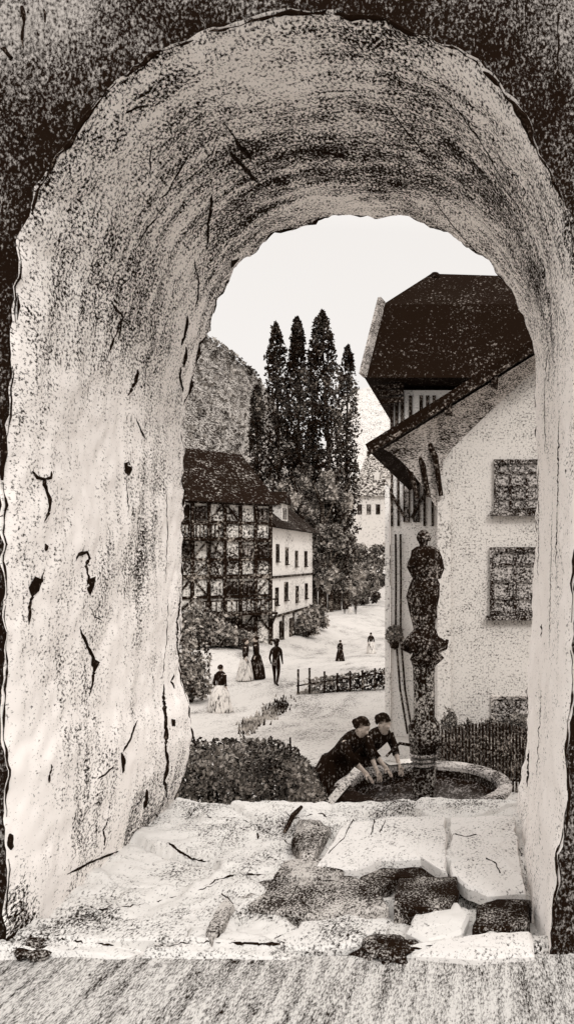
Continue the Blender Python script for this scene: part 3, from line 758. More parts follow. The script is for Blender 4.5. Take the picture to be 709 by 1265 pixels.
bpy.context.view_layer.update()
under(o, fo)
for q in (rb, cl, hd): q.parent = o; q.location = (0, 0, 0)

def person(label, x, y, z, face, h=1.65, group=None, cat='person', **kw):
    r = thing('person', label, cat, (x, y, z), face, group)
    return r
# two washerwomen behind the left rim of the basin
for i, (px, Y, face, lean, lb, hgt) in enumerate([
    (411, 10.9, R(62), R(47), 'woman in dark dress leaning over the fountain rim, nearest the hedge', 1.74),
    (446, 11.5, R(50), R(50), 'woman in dark dress bending over the wash basin, close to the column', 1.74)]):
    x = PX(px, Y); r = person(lb, x, Y, ground(x, Y), face, group='women washing at the fountain')
    kn = .16
    hz = .93-kn
    arms = [((-.22,-.46,hz+.16),(-.14,-.66,hz-.06)), ((.22,-.44,hz+.14),(.15,-.62,hz-.10))]
    b_, inf = figure(hgt, lean, arms, 0, kn, True, headtilt=R(8) if i == 0 else R(-14), parent=r, mat=M['skin'])
    clothing(r, inf, M['cloth_dark'], M['cloth_dark'], True, None, True, fx=1.25, apron=False)
    sleeves(r, arms, hgt/1.7, M['cloth_dark'], hz, lean)
# linen over the rim
def linen(label, ang, w, mat=M['cloth_white']):
    mb = MB(); vs = []; n = 14
    for j in range(11):
        for i in range(n+1):
            a = ang+(i/n-.5)*w
            t = j/10
            if t < .45: rr = .94+.26*(t/.45); z = zw+.045+.012*N((i*.9, j, ang*3))
            else: rr = 1.20+.015*math.sin(i*2.1)+.02*N((i, j*.5, 1)); z = zw+.04-(t-.45)*.55*(1+.25*N((i*.6, 0, ang)))
            vs.append((FC.x+rr*math.cos(a), FC.y+rr*math.sin(a), z))
    mb.add(vs, [(j*(n+1)+i, j*(n+1)+i+1, (j+1)*(n+1)+i+1, (j+1)*(n+1)+i) for j in range(10) for i in range(n)])
    tag(mb.build('linen', mat, smooth=True), label, 'cloth')
linen('white washed linen hung over the far rim of the basin beside the column', R(112), .42)
linen('dark wet cloth hanging over the near left rim of the basin below the women', R(214), .75, M['cloth_dark'])
# washboard plank leaning from the rim
tag(MB().beam(P(397,1003,9.35), P(441,951,10.2), .10, .03, up=(.3,-1,.6)).build('wash_board', M['plaster']), 'pale wash board sloping down from the left rim of the basin', 'board')
# laundry basket
bx, by = PX(452, 9.9), 9.15
# people in the square
def gz(px, py, y0=20, y1=130):
    y = y0
    while y < y1:
        if EYE-ground(PX(px, y), y) >= (py-VY)/F*y-1e-3 and EYE-ground(PX(px, y+.1), y+.1) <= (py-VY)/F*(y+.1)+1e-3: return y+.05
        y += .1
    # nearest
    return min((abs(EYE-ground(PX(px, q), q)-(py-VY)/F*q), q) for q in [y0+.1*i for i in range(int((y1-y0)*10))])[1]
def walker(px, py, hpx, face, label, kind, grp=None, y=None, **kw):
    Y = y or gz(px, py); x = PX(px, Y); z = ground(x, Y); h = hpx/F*Y
    r = person(label, x, Y, z, face, group=grp)
    dk, md = M['fcloth_dark'], M['fcloth_mid']
    if kind == 'man':
        b_, inf = figure(h, R(3), None, .16, 0, False, parent=r, mat=M['fcloth_dark'])
        clothing(r, inf, dk, md, False, 'cap', False)
    else:
        b_, inf = figure(h, R(kw.get('lean', 3)), None, .05, 0, False, parent=r, mat=M['skin'])
        clothing(r, inf, kw.get('top', dk), kw.get('bot', md), True, kw.get('hat'), True, fx=kw.get('fx', 1.05), apron=kw.get('apron', False))
        sleeves(r, [((-.25,.03,1.11),(-.24,-.07,.87)), ((.25,.03,1.11),(.24,-.07,.87))], h/1.7, dk, .93, R(3))
    return r
walker(272, 880, 56, R(160), 'woman in long pale skirt and dark bodice walking alone on the left', 'woman', 'people in the square', fx=1.25)
walker(303, 842, 50, R(100), 'left woman of the pair by the timber house, in a long full skirt', 'woman', 'people in the square', y=35.5)
walker(317, 842, 51, R(-80), 'right woman of the pair by the timber house, dark shawl and skirt', 'woman', 'people in the square', y=36.0, bot=M['fcloth_dark'])
walker(341, 848, 54, R(170), 'slim man in dark coat standing right of the pair of women', 'man', 'people in the square', y=34)
walker(420, 826, 25, R(150), 'small dark figure sitting low behind the rail fence', 'woman', 'people in the square', y=46, bot=M['fcloth_dark'])
walker(458, 808, 25, R(200), 'small figure in pale skirt far out on the slope right of the rail fence', 'woman', 'people in the square', y=54.5)
walker(425.5, 768, 15, R(180), 'leftmost of three tiny distant figures on the pale road', 'man', 'people in the square', y=94)
walker(432, 768, 13, R(180), 'middle one of three tiny distant figures on the pale road', 'woman', 'people in the square', y=96)
walker(439, 769, 16, R(180), 'rightmost of three tiny distant figures on the pale road', 'man', 'people in the square', y=94)

# ---------------------------------------------------------------- windows
def window(parent, x, y, z, w, h, mat_f, mat_g, bars=(1, 2), t=.06, dep=.06, shutters=None, sill=True, nrm=-1, yax=False):
    """window on a wall whose outer face is at local y, facing -y (nrm=-1); yax: wall at local x facing +x"""
    def bx(mb, u0, u1, d0, d1, z0, z1):
        if yax: mb.box(y+min(-d0,-d1), y+max(-d0,-d1), x+u0, x+u1, z+z0, z+z1)
        else: mb.box(x+u0, x+u1, y+min(d0,d1), y+max(d0,d1), z+z0, z+z1)
        return mb
    mb = MB()
    bx(mb, -w/2, -w/2+t, -dep, .02, 0, h); bx(mb, w/2-t, w/2, -dep, .02, 0, h)
    bx(mb, -w/2+t, w/2-t, -dep, .02, 0, t); bx(mb, -w/2+t, w/2-t, -dep, .02, h-t, h)
    for i in range(bars[0]):
        u = -w/2+w*(i+1)/(bars[0]+1); bx(mb, u-t/3, u+t/3, -dep*.8, .02, t, h-t)
    nb = bars[0]+1
    for j in range(bars[1]):
        zz = h*(j+1)/(bars[1]+1)
        for i in range(nb):
            u0 = -w/2+w*i/nb+(t if i == 0 else t/3); u1 = -w/2+w*(i+1)/nb-(t if i == nb-1 else t/3)
            bx(mb, u0, u1, -dep*.7, .02, zz-t/4, zz+t/4)
    f = mb.build('window', mat_f, parent)
    bx(MB_ := MB(), -w/2+t*.5, w/2-t*.5, -.012, .008, t*.5, h-t*.5); MB_.build('pane', mat_g, f)
    if sill: bx(q := MB(), -w/2-.06, w/2+.06, -dep*2, .02, -.08, -.004); q.build('sill', mat_f, f)
    if shutters:
        for sd in (-1, 1):
            q = MB(); u0 = sd*(w/2+.02) if sd > 0 else -w/2-.02-shutters; u1 = u0+shutters
            bx(q, u0, u1, -.05, -.005, -.02, h+.02)
            for kk in range(9):
                zz = h*(kk+.5)/9; bx(q, u0+.03, u1-.03, -.07, -.0501, zz-.02, zz+.015)
            q.build('shutter', M['shutter'], f)
    return f

# ---------------------------------------------------------------- near house on the right (gable end towards us)
HY = 14.0
hx = PX(547, HY); zg = -2.4
h1 = thing('gabled_house', 'pale plastered house on the right with a sloping dark verge above its gable wall', 'house', (hx, HY, zg))
def L1(px, py, Y=HY): p = P(px, py, Y); return (p.x-hx, p.z-zg)
ridge = L1(760, 385)[0], L1(760, 378)[1]
eaveL = L1(547, 511)
W1 = ridge[0]*2
wall_poly = [(0,-.3), (0, eaveL[1]-.12), (ridge[0], ridge[1]-.12), (W1, eaveL[1]-.12), (W1,-.3)]
MB().prism(wall_poly, 0, 7).build('wall', M['plaster'], h1)
# roof slopes, with wide eave running down to px 460
sl = (ridge[1]-eaveL[1])/(ridge[0]-eaveL[0])
xe = L1(462, 0)[0]
def roofpt(x): return eaveL[1]+sl*(x-eaveL[0])
th = .14
mb = MB(); mb.prism([(xe, roofpt(xe)), (ridge[0], ridge[1]), (ridge[0], ridge[1]+th), (xe-.05, roofpt(xe)+th*.8)], -.75, 7.3)
mb.prism([(ridge[0]+.001, ridge[1]), (W1-xe, roofpt(xe)), (W1-xe, roofpt(xe)+th), (ridge[0]+.001, ridge[1]+th)], -.75, 7.3)
rf1 = mb.build('roof', M['roof_near'], h1)
for sgn, (xa, xb) in enumerate([(xe-.02, ridge[0])]):
    mb = MB(); mb.prism([(xa, roofpt(xa)-.07), (xb, ridge[1]-.07), (xb, ridge[1]-.003), (xa, roofpt(xa)-.003)], -.79, -.66); mb.build('bargeboard', M['timber'], rf1)
# purlin ends and curved braces under the overhang
for x in (.12, .9, 1.7):
    mb = MB(); z = roofpt(x)-.03; mb.box(x-.06, x+.06, -.72, .0, z-.16, z-.02); mb.build('purlin', M['timber'], h1)
# coved soffit between verge and wall, curving down to the left corner
mb = MB(); n = 14; vs = []
for i in range(n+1):
    u = i/n
    for j in range(9):
        v = j/8; x = xe*.80+u*(2.2-xe*.80); zt = roofpt(x)-.11
        drop = 1.05*(1-u)**1.6+.10
        xx = x+(max(0, .0-x))*v*1.0
        vs.append((xx, -.64*(1-v)**1.5-.004, zt-drop*v**1.5))
mb.add(vs, [(i*9+j, i*9+j+1, (i+1)*9+j+1, (i+1)*9+j) for i in range(n) for j in range(8)])
mb.build('coved_soffit', M['shutter'], h1, smooth=True)
for k, (xa, za) in enumerate([(-.50, .10), (-.30, .0), (-.08, -.12)]):
    zt = roofpt(xa)-.3
    mb = MB(); mb.tube([(xa-.25, -.3, zt), (xa-.05, -.22, zt-.45), (xa+.05, -.12, zt-1.0+za)], [.04,.055,.04], 8); mb.build('bracket', M['timber'], h1)
mb = MB(); mb.box(-.10, .14, -.05, -.004, -.2, eaveL[1]-1.1); mb.build('corner_pilaster', M['plaster'], h1)
a = L1(613, 632); b = L1(613, 568)
window(h1, L1(640,0)[0], 0, a[1], L1(671,0)[0]-L1(610,0)[0], b[1]-a[1], M['sash'], M['glass'], (2, 3), .07, .07)
a = L1(613, 760); b = L1(613, 676)
window(h1, L1(636,0)[0], 0, a[1], L1(668,0)[0]-L1(605,0)[0], b[1]-a[1], M['sash'], M['glass'], (1, 3), .08, .07)
a = L1(613, 905); b = L1(613, 860)
window(h1, L1(634,0)[0], 0, a[1], L1(662,0)[0]-L1(606,0)[0], b[1]-a[1], M['shutter'], M['glass'], (1, 1), .05, .05, sill=False)

# ---------------------------------------------------------------- taller house behind, with the great dark roof
BY = 21.0; bxo = PX(482, BY); zb = -3.4
h2 = thing('tall_house', 'narrow tall pale house behind the gabled one, under a massive black hipped roof', 'house', (bxo, BY, zb))
def L2(px, py, Y=BY): p = P(px, py, Y); return (p.x-bxo, p.z-zb)
W2 = L2(700,0)[0]; ze2 = L2(0, 482)[1]
MB().box(0, W2, 0, 8, -.5, ze2).build('wall', M['plaster_far'], h2)
# roof: near-vertical dark mansard, overhanging left
x_l, x_lt = L2(456,0)[0], L2(474,0)[0]
zl = L2(0,482)[1]; zt0 = L2(0,375)[1]
mb = MB()
zr = L2(0,338)[1]
e = [(x_l,-.9,L2(0,470)[1]), (W2+.5,-.9,L2(0,446)[1]-.1), (W2+.5,8.9,zl), (x_l,8.9,zl)]
m_ = [(x_lt,-.2,L2(0,376,BY-.2)[1]), (W2,-.2,L2(0,376,BY-.2)[1]), (W2,8.2,zt0), (x_lt,8.2,zt0)]
t_ = [(L2(530,0)[0],.8,L2(0,338,BY+.8)[1]), (W2-.7,.8,L2(0,342,BY+.8)[1]), (W2-.7,6,zr), (L2(530,0)[0],6,zr)]
e[0] = (x_l,-.9,L2(0,476)[1]); e[1] = (W2+.5,-.9,L2(0,476)[1])
mb.add(e+m_+t_, [(0,1,5,4),(1,2,6,5),(2,3,7,6),(3,0,4,7),(4,5,9,8),(5,6,10,9),(6,7,11,10),(7,4,8,11),(8,9,10,11),(3,2,1,0)])
rf2 = mb.build('roof', M['roof'], h2)
# pale verge board on the left end and ridge finials
mb = MB(); mb.beam((x_l-.03,-.95,L2(0,474)[1]), (x_lt-.03,-.25,L2(0,374)[1]), .10, .22); mb.build('verge_board', M['shutter'], rf2)
mb = MB(); mb.lathe([(.16,-.1),(.17,0),(.10,.06),(.02,.08)], (L2(530,0)[0]+.1,.8,L2(0,340,BY+.8)[1]), 12, wob=.3); mb.build('ridge_cap', M['roof'], rf2)
for i, (pxa, py_) in enumerate([(470,482),(474,490),(478,499)]):
    z = L2(0,py_)[1]; x = L2(pxa-6,0)[0]; mb = MB(); mb.beam((x,-.35,z-.03), (L2(500,0)[0],-.35,z+.05), .14, .12); mb.build('beam_end', M['timber'], h2)
# timber studs and windows of the top storey; extra studs stand in for eaves shading
for i, px in enumerate((484, 490, 497, 507, 520, 528, 536, 548)):
    x = L2(px,0)[0]; mb = MB(); mb.box(x-.045, x+.045, -.06, -.003, L2(0,548)[1], ze2-.15); mb.build('stud', M['timber'], h2)
mb = MB(); mb.box(-.1, W2, -.10, -.002, L2(0,556)[1], L2(0,549)[1]); mb.build('floor_beam', M['timber'], h2)
for i, px in enumerate((502, 514)):
    window(h2, L2(px,0)[0], 0, L2(0,645)[1], .17, L2(0,590)[1]-L2(0,645)[1], M['timber'], M['glass'], (0, 2), .03, .07, sill=False)
for px in (484, 492, 524, 534):
    mb = MB(); x = L2(px,0)[0]; mb.box(x-.03, x+.03, -.06, -.003, L2(0,650)[1], L2(0,560)[1]); mb.build('stud', M['timber'], h2)
for (pa, pb, px2) in ((600,640,(478,500)), (640,600,(508,530))):
    mb = MB(); mb.beam((L2(px2[0],0)[0],-.04,L2(0,pa)[1]), (L2(px2[1],0)[0],-.04,L2(0,pb)[1]), .07, .07); mb.build('brace', M['timber'], h2)
mb = MB(); mb.box(L2(476,0)[0], L2(480,0)[0]+.03, -.12, -.004, -.3, L2(0,600)[1]); mb.build('corner_pilaster', M['plaster_far'], h2)
window(h2, L2(532,0)[0], 0, L2(0,760)[1], .30, 1.3, M['timber'], M['glass'], (1, 3), .04, .05)
# rain pipe with two strands down the front
for px in (489, 495):
    x = L2(px,0)[0]; mb = MB(); mb.tube([(x,-.12,L2(0,660)[1]), (x+.01,-.12,L2(0,720)[1]), (x,-.12,L2(0,782)[1]), (x+.12,-.14,L2(0,850)[1]), (x+.32,-.16,L2(0,905)[1])], .028, 8); mb.build('rain_pipe', M['timber'], h2)
# potted plant on a bracket
pt = thing('hanging_plant', 'dark bushy pot plant hung on the pale front left of the statue', 'plant', (PX(487, BY-.3), BY-.3, PZ(800, BY-.3)))
MB().lathe([(.07,-.02),(.11,.0),(.14,.2),(.15,.22),(.13,.22),(.11,.16),(.02,.14)], (0,0,0), 16).build('pot', M['timber'], pt)
MB().beam((0,.02,-.04),(0,.29,-.04),.04,.04).build('bracket', M['timber'], pt)
mb = MB()
for _ in range(420):
    d = Vector((random.gauss(0,1), random.gauss(0,1), random.gauss(0,1))).normalized()*random.random()**.4*.24; mb.leaf((d.x, d.y, .34+d.z*1.1), .07)
mb.build('foliage', M['leaf'], pt)

# ---------------------------------------------------------------- picket fence and bushes before the near house
fc = thing('picket_fence', 'curving dark picket fence between the fountain and the gabled house', 'fence', (.0, 13.0, -2.4))
pts = []
for i in range(27):
    t = i/26; px = 546+108*t; Y = 13.3-1.0*t; x = PX(px, Y); z0 = ground(x, Y)
    top = PZ(905-10*math.sin(t*3)+4*N((i,0,0)), Y); pts.append(Vector((x, Y, z0)))
    mb = MB(); mb.box(x-.018, x+.018, Y-.012, Y+.012, z0-.1, top); mb.add([(x-.018,Y-.012,top+.001),(x+.018,Y-.012,top+.001),(x+.018,Y+.012,top+.001),(x-.018,Y+.012,top+.001),(x,Y,top+.05)], [(0,1,4),(1,2,4),(2,3,4),(3,0,4)])
    under(mb.build('picket', M['timber']), fc)
for h in (.18, .62):
    under(MB().tube([p+Vector((0,.03,h)) for p in pts], .018, 6).build('rail', M['timber']), fc)
def shrub(name, label, cat, x, y, rx, ry, h, n, size, mat, grp=None, spiky=False, z=None):
    z = ground(x, y) if z is None else z
    r = thing(name, label, cat, (x, y, z), 0, grp); mb = MB()
    for _ in range(n):
        d = Vector((random.gauss(0,1), random.gauss(0,1), abs(random.gauss(0,1)))).normalized()*random.random()**.4
        lump = 1+.35*N((d.x*2+x, d.y*2+y, d.z*2)); mb.leaf((d.x*rx*lump, d.y*ry*lump, .08*h+d.z*h*.92*lump), size*random.uniform(.6,1.4), 2.5 if spiky else 1.5)
    mb.build('foliage', mat, r); mb = MB()
    for k in range(7):
        a = k*.9; mb.tube([(0,0,-.1), (rx*.3*math.cos(a), ry*.3*math.sin(a), h*.4), (rx*.6*math.cos(a), ry*.6*math.sin(a), h*.8)], [.03*h,.02*h,.006*h], 5)
    mb.build('stem', M['timber'], r); return r
for i, (px, py, rx, lb) in enumerate([(556,885,.28,'spiky dark shrub at the left end behind the picket fence'),(582,897,.30,'second dark shrub from the left behind the picket fence'),(610,892,.32,'dark shrub behind the middle of the right half of the picket fence'),(640,885,.34,'tall dark shrub at the right end behind the picket fence')]):
    Y = 13.62; x = PX(px, Y); z = ground(x, Y); shrub('garden_shrub', lb, 'shrub', x, Y, rx, .22, PZ(py, Y)-z+.05, 1500, .05, M['leaf'], 'shrubs behind the picket fence', True)

# ---------------------------------------------------------------- half-timbered house on the left
A = Vector((-19.6, 45.5)); B = Vector((-13.45, 50.5)); Wt = (B-A).length; ang = math.atan2(B.y-A.y, B.x-A.x); zt_ = -4.1
h3 = thing('timber_house', 'tall half-timbered house on the left with dark frame, pale infill and black roof', 'house', (A.x, A.y, zt_), ang)
H3 = PZ(617, 50.3)-zt_; dep = 7.0
MB().box(0, Wt, 0, dep, -1, H3).build('wall', M['panel'], h3)
rz = 8.75-zt_
mb = MB(); mb.add([(-.5,-.7,H3-.35),(Wt+.4,-.7,H3-.35),(Wt+.4,dep+.7,H3-.35),(-.5,dep+.7,H3-.35),(1.2,dep/2,rz),(Wt-.5,dep/2,rz-.15)], [(0,1,5,4),(1,2,5),(2,3,4,5),(3,0,4),(3,2,1,0)])
rf3 = mb.build('roof', M['roof_far'], h3)
mb = MB(); mb.box(2.2, 2.9, dep/2-.4, dep/2+.3, rz-1, rz+.5); mb.build('chimney', M['panel'], rf3)
nst = 4; sh = (H3-.3)/nst
for s_ in range(nst+1):
    z = s_*sh; MB().box(-.05, Wt+.05, -.16, -.003, z-.14, z+.14).build('rail_beam', M['timber_far'], h3)
    if s_ < nst and s_ > 0: MB().box(-.02, Wt+.02, -.11, -.004, z+sh*.42, z+sh*.50).build('rail_beam', M['timber_far'], h3)
nb = 8
for b_ in range(nb+1):
    x = Wt*b_/nb; MB().box(x-.11, x+.11, -.13, -.005, 0, H3-.3).build('post', M['timber_far'], h3)
random.seed(11)
for s_ in range(nst):
    for b_ in range(nb):
        x0 = Wt*b_/nb+.11; x1 = Wt*(b_+1)/nb-.11; z0 = s_*sh+.14; z1 = (s_+1)*sh-.14
        kx = (b_*3+s_*2) % 5
        if kx in (0, 2): window(h3, (x0+x1)/2, 0, s_*sh+sh*.52, (x1-x0)*.86, sh*.36, M['timber_far'], M['glass_far'], (1, 0), .06, .09, sill=False)
        elif kx == 3: MB().beam((x0,-.07,z0),(x1,-.07,z0+sh*.30),.10,.10).build('brace', M['timber_far'], h3); MB().beam((x1,-.06,z1),(x0,-.06,z1-sh*.4),.10,.10).build('brace', M['timber_far'], h3)
        elif kx == 1: MB().beam((x0,-.07,z1),(x1,-.07,z0+sh*.45),.10,.10).build('brace', M['timber_far'], h3)
# gallery with rails on the first floor and door below
for (s_, xa, xb) in ((1, Wt*.38, Wt+.1), (3, Wt*.1, Wt*.55)):
    z = s_*sh
    g = MB().box(xa, xb, -.95, -.165, z-.10, z+.03).build('gallery', M['timber_far'], h3)
    q = MB(); q.box(xa, xb, -.95, -.88, z+.8, z+.9)
    for kk in range(16): x = xa+(xb-xa)*(kk+.5)/16; q.box(x-.04, x+.04, -.94, -.89, z+.031, z+.8)
    q.build('railing', M['timber_far'], g)
    for x in (xa+.1, (xa+xb)/2, xb-.1): MB().beam((x,-.9,z-.1),(x,-.17,z-.9),.1,.1).build('brace', M['timber_far'], g)
d_ = MB().box(Wt*.30, Wt*.30+1.0, -.06, -.006, .12, sh*.85).build('door', M['timber_far'], h3); MB().box(Wt*.3+.84, Wt*.3+.9, -.10, -.061, 1.0, 1.15).build('handle', M['panel'], d_)
window(h3, Wt*.80, 0, .7, 1.3, .9, M['timber_far'], M['glass_far'], (1, 0), .07, .08)
# right-hand end wall framing (faces +x local)
for t in (.0, .5, 1.0):
    y = t*dep; MB().box(Wt+.005, Wt+.13, y-.11 if t else .0, y+.11, 0, H3-.3).build('post', M['timber_far'], h3)

# shrubs under the timber house
for i, (px, Y, rx, h, lb) in enumerate([(244,42.5,1.5,2.5,'leftmost dark bush at the foot of the timber house'),(268,43.5,1.3,1.5,'low dark bush at the foot of the timber house, right of the leftmost one'),(292,44.5,1.2,1.0,'low spreading bush at the foot of the timber house behind the two women'),(236,30,.75,2.3,'dark shrub against the gateway edge, left of the woman walking alone')]):
    x = PX(px, Y); shrub('bush', lb, 'bush', x, Y, rx, .8, h, 1500, .16 if Y > 35 else .12, M['leaf_far'], 'bushes under the timber house')

# ---------------------------------------------------------------- white house beside it
X4 = -14.05; Y40, Y41 = 53.0, 66.0; z4 = -5.0
h4 = thing('white_house', 'whitewashed house with dark roof and small windows right of the timber house', 'house', (X4, Y40, z4))
H4 = 4.06-z4
MB().box(-7, 0, 0, Y41-Y40, -1.2, H4).build('wall', M['white_wall'], h4)
D4 = Y41-Y40
mb = MB(); mb.add([(.55,-.5,H4-.35),(.55,D4+.5,H4-.35),(-7.5,D4+.5,H4-.35),(-7.5,-.5,H4-.35),(-3.5,-.2,H4+3.5),(-3.5,D4-.5,H4+3.1)], [(0,1,5,4),(2,3,4,5),(0,4,3),(1,2,5),(3,2,1,0)])
rf4 = mb.build('roof', M['roof_far'], h4)
# dormer
mb = MB(); mb.box(-1.6, -.2, 3.6, 5.4, H4+.1, H4+1.5); dm = mb.build('dormer', M['white_wall'], rf4)
mb = MB(); mb.prism([(3.3-4.5,0),(5.7-4.5,0),(0,.9)], -.15, 1.9)
mb.v = [(-.05-y, 4.5+x, H4+1.51+z) for x, y, z in mb.v]; mb.build('dormer_roof', M['roof_far'], dm)
q = MB().box(-.199, -.15, 4.0, 5.0, H4+.4, H4+1.2).build('window', M['glass_far'], dm)
for (y, z, w, h) in [(1.6,6.4,.7,1.2),(4.2,6.2,.7,1.2),(7.2,6.0,.7,1.2),(10.4,6.0,.8,1.2),(1.4,3.4,.7,1.2),(4.0,3.6,.9,1.3),(7.4,3.3,.8,1.2),(10.6,3.4,.8,1.2),(2.6,.9,.9,1.3),(8.8,.9,.9,1.4)]:
    window(h4, y, 0, z, w, h, M['timber_far'], M['glass_far'], (1, 1), .09, .08, yax=True)
for z in (2.55, 5.25):
    MB().box(.004, .12, 0, D4, z, z+.16).build('string_beam', M['timber_far'], h4)
for y in (0.0, 3.0, 6.1, 9.2, D4-.2):
    MB().box(.004, .10, y, y+.2, 0, 2.545).build('post', M['timber_far'], h4)
d_ = MB().box(.005, .08, 5.0, 6.0, .1, 2.2).build('door', M['timber_far'], h4); MB().box(.081, .14, 5.8, 5.9, 1.0, 1.2).build('handle', M['panel'], d_)
for i, (px, Y, rx, h, lb) in enumerate([(372,60,1.0,2.2,'dark bush at the foot of the white house, nearer to us'),(385,66,1.2,2.2,'dark bush at the far corner of the white house')]):
    x = PX(px, Y)+.4; shrub('bush', lb, 'bush', x, Y, rx, .8, h, 700, .22, M['leaf_far'], 'bushes under the white house')

# ---------------------------------------------------------------- poplars and big trees
def poplar(px, pytop, Y, rmax, n, lb, lean=0):
    x = PX(px, Y); z0 = ground(x, Y); H = PZ(pytop, Y)-z0
    r = thing('poplar_tree', lb, 'poplar', (x, Y, z0), 0, 'row of poplars behind the white house')
    mb = MB(); mb.tube([(0,0,-.5),(0,0,H*.3),(lean*.5,0,H*.7),(lean,0,H*.95)], [.5,.36,.18,.04], 8)
    for k in range(24):
        z = H*(.12+.033*k); a = k*2.4; rr = rmax*.75*(1-(z/H)**2.5); mb.tube([(lean*z/H,0,z), (lean*z/H+rr*math.cos(a)*.7, rr*math.sin(a)*.7, z+1.6), (lean*z/H+rr*math.cos(a), rr*math.sin(a), z+3.2)], [.12,.07,.02], 5)
    mb.build('trunk', M['timber_far'], r)
    mb = MB()
    for _ in range(n):
        t = random.random()**.9; z = H*(.06+.96*t)
        prof = (min(1, t*5+.3))*(1-t**6)**.6*(1+.28*N((z*.16, px, 0)))
        ph = random.random()*6.28; rr = rmax*prof*(.65+.75*abs(N((math.cos(ph)*1.2+px, math.sin(ph)*1.2, z*.35)))+.15*random.random())*random.random()**.45
        if N((math.cos(ph)*1.5+px*3, math.sin(ph)*1.5, z*.40)) < -.16: continue
        mb.leaf((lean*t+rr*math.cos(ph), rr*math.sin(ph), z+.3), random.uniform(.18,.42), 1.9)
    mb.build('crown', M['leaf_pop'], r)
Yp = 104
for a in [(318,484,Yp,1.5,4200,'shortest poplar, at the left end of the row in front of the hill',0),
          (346,408,Yp,1.95,6800,'poplar third in height, left of the two tall dark ones',-.6),
          (370,402,Yp,2.1,9000,'solid dark pointed poplar in the middle of the row',-.3),
          (388,430,Yp+4,1.3,2600,'thin loose poplar between the middle one and the tallest',-.4),
          (409,394,Yp,2.5,9500,'tallest poplar, with forked dark crown',-1.2),
          (427,436,Yp+3,1.9,4200,'thin feathery poplar at the right end of the row',.3)]: poplar(*a)
def tree(px, pytop, pybase, Y, rx, n, lb, name='broad_tree', mat='leaf_far', size=.5, grp=None):
    x = PX(px, Y); z0 = min(ground(x, Y), PZ(pybase, Y)); H = PZ(pytop, Y)-z0
    r = thing(name, lb, 'tree', (x, Y, z0), 0, grp)
    mb = MB(); mb.tube([(0,0,-.5),(.1,0,H*.3),(0,0,H*.6),(.1,.1,H*.85)], [H*.03,H*.024,H*.014,.03], 8)
    for k in range(9):
        a = k*2.4; z = H*(.25+.06*k); mb.tube([(0,0,z),(rx*.4*math.cos(a),rx*.4*math.sin(a),z+H*.09),(rx*.75*math.cos(a),rx*.75*math.sin(a),z+H*.16)], [H*.012,H*.008,.02], 5)
    mb.build('trunk', M['timber_far'], r)
    cl = [(random.gauss(0,.42)*rx, random.gauss(0,.35)*rx, H*random.uniform(.2,.92), rx*random.uniform(.28,.5)) for _ in range(16)]
    mb = MB()
    for _ in range(n):
        c = random.choice(cl); taper = 1-max(0, c[2]/H-.55)*1.3
        d = Vector((random.gauss(0,1), random.gauss(0,1), random.gauss(0,1))).normalized()*c[3]*random.random()**.5
        z = c[2]+d.z
        if z > H*1.0 or z < .3: continue
        mb.leaf((c[0]*taper+d.x, c[1]*taper+d.y, z), size*random.uniform(.5,1.2))
    mb.build('crown', M[mat], r)
gt = 'broad trees below the poplars'
for a in [(350,590,690,92,2.6,2600,'dark tree rising over the ridge of the timber house'),
          (398,560,768,100,2.7,3600,'tall dark tree right of the white house'),
          (416,570,760,104,2.6,3400,'tall dark tree under the tallest poplar'),
          (408,640,758,100,2.8,2800,'low dark tree between the two tall dark ones and the road'),
          (372,560,700,98,2.0,2200,'dark tree close behind the white house')]: tree(*a, grp=gt)
gb = 'round bushes at the end of the road'
for a in [(440,672,752,128,4.0,2400,'large round bush below the distant white cottage'),
          (463,668,738,135,3.2,1900,'round bush right of the large one below the cottage'),
          (424,700,752,126,3.0,1500,'low round bush left of the large one'),
          (446,705,748,120,3.0,1500,'low bush in front of the large round one')]: tree(*a, name='round_bush', size=.55, grp=gb)

# ---------------------------------------------------------------- distant cottage and roofs
def cottage(px0, px1, pyb, pye, pyr, Y, lb, nwin, roofm='roof_dist', wall='far_wall', slope=0):
    x0, x1 = PX(px0, Y), PX(px1, Y); zb_ = PZ(pyb, Y); w_ = x1-x0; he = PZ(pye, Y)-zb_; hr = PZ(pyr, Y)-zb_
    r = thing('cottage', lb, 'house', (x0, Y, zb_), 0)
    MB().box(0, w_, 0, w_*.8, -6, he).build('wall', M[wall], r)
    d = w_*.8
    mb = MB(); mb.add([(-.6,-.6,he-.2),(w_+.6,-.6,he-.2),(w_+.6,d+.6,he-.2),(-.6,d+.6,he-.2),(.6,d/2,hr),(w_-.6,d/2,hr)], [(0,1,5,4),(1,2,5),(2,3,4,5),(3,0,4),(3,2,1,0)])
    rf = mb.build('roof', M[roofm], r)
    MB().box(w_*.6, w_*.6+.9, d/2-.4, d/2+.5, hr-1.2, hr+1.0).build('chimney', M[wall], rf)
    for i in range(nwin):
        xx = w_*(i+1)/(nwin+1); window(r, xx, 0, he*.55, .8, 1.9, M['timber_far'], M['glass_far'], (0, 1), .12, .1, sill=False)
cottage(433, 478, 664, 612, 588, 150, 'distant white cottage above the round bushes, with three slim windows', 3)
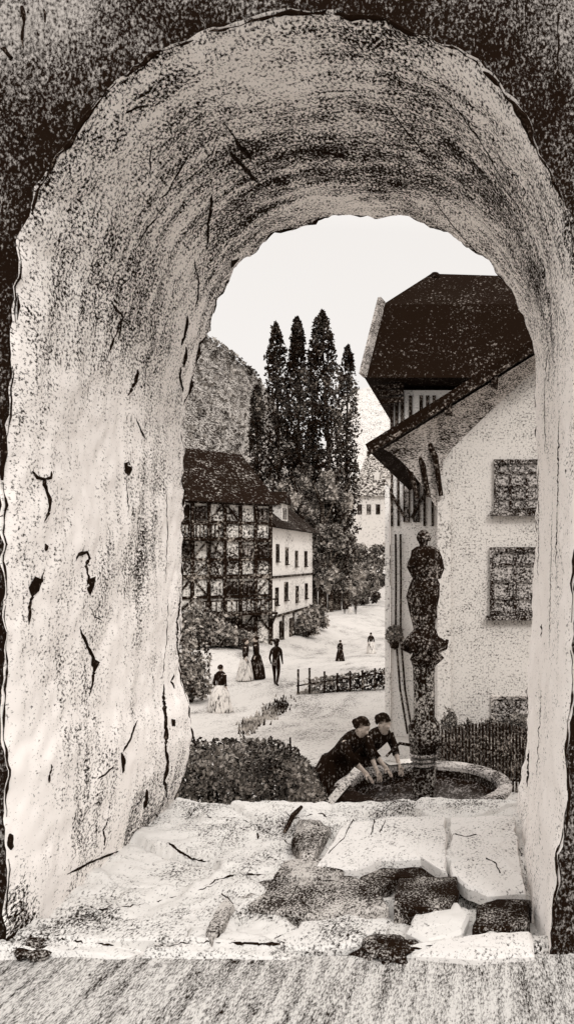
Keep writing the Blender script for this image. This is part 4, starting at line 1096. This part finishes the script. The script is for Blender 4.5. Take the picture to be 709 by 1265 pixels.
cottage(446, 500, 610, 588, 560, 190, 'dim roofed house higher up behind the distant white cottage', 3, slope=1)
cottage(380, 428, 640, 612, 596, 170, 'distant house half hidden by the dark trees', 2)

# ---------------------------------------------------------------- hills
def hill(name, pts, Yc, depth, z0, mat, rough):
    pts = sorted(pts); xs_ = [PX(pts[0][0], Yc)+(PX(pts[-1][0], Yc)-PX(pts[0][0], Yc))*i/110 for i in range(111)]
    def rz_(x):
        px = x/Yc*F+VX
        for (a, u), (b, v) in zip(pts, pts[1:]):
            if px <= b: return PZ(u+(v-u)*(px-a)/(b-a), Yc)
        return PZ(pts[-1][1], Yc)
    mb = MB(); nj = 34
    for j in range(nj+1):
        t = j/nj*1.6-1; y = Yc+t*depth
        for x in xs_:
            h = rz_(x)-z0; s = math.cos(t*math.pi/2)**1.3 if t < 0 else math.cos(t*1.2)
            mb.v.append((x*(1+t*depth/Yc*.15), y, z0+h*s*(1 if t else 1)+rough*N((x*.06, y*.06, 0))*s+rough*.6*N((x*.2, y*.2, 3))*s))
    for j in range(nj):
        for i in range(110): a = j*111+i; mb.f.append((a, a+1, a+112, a+111))
    o = mb.build(name, mat, smooth=True); tag(o, kind='structure'); return mb
hm = hill('wooded_hill', [(-260,380),(0,372),(160,396),(232,415),(266,426),(290,444),(318,468),(338,505),(362,560),(400,615),(430,640)], 260, 110, -12, M['hill'], 1.6)
hill('far_hill', [(300,680),(360,620),(400,590),(418,540),(434,486),(460,482),(500,492),(600,500),(760,470),(1000,500)], 460, 150, -16, M['hill_pale'], 2.5)
mb = MB(); random.seed(3)
for _ in range(17000):
    f = random.choice(hm.f); vs_ = [Vector(hm.v[i]) for i in f]; u, v = random.random(), random.random()
    p = vs_[0].lerp(vs_[1], u).lerp(vs_[3].lerp(vs_[2], u), v)
    if p.y > 268 or p.z < 4: continue
    mb.leaf(p+Vector((0, -.5, random.uniform(0, 2.2))), random.uniform(.7, 1.7), 1.3)
mb.open = True
tag(mb.build('hill_wood', M['leaf_hill']), 'scrubby wood covering the grey hill left of the poplars', 'wood', kind='stuff')
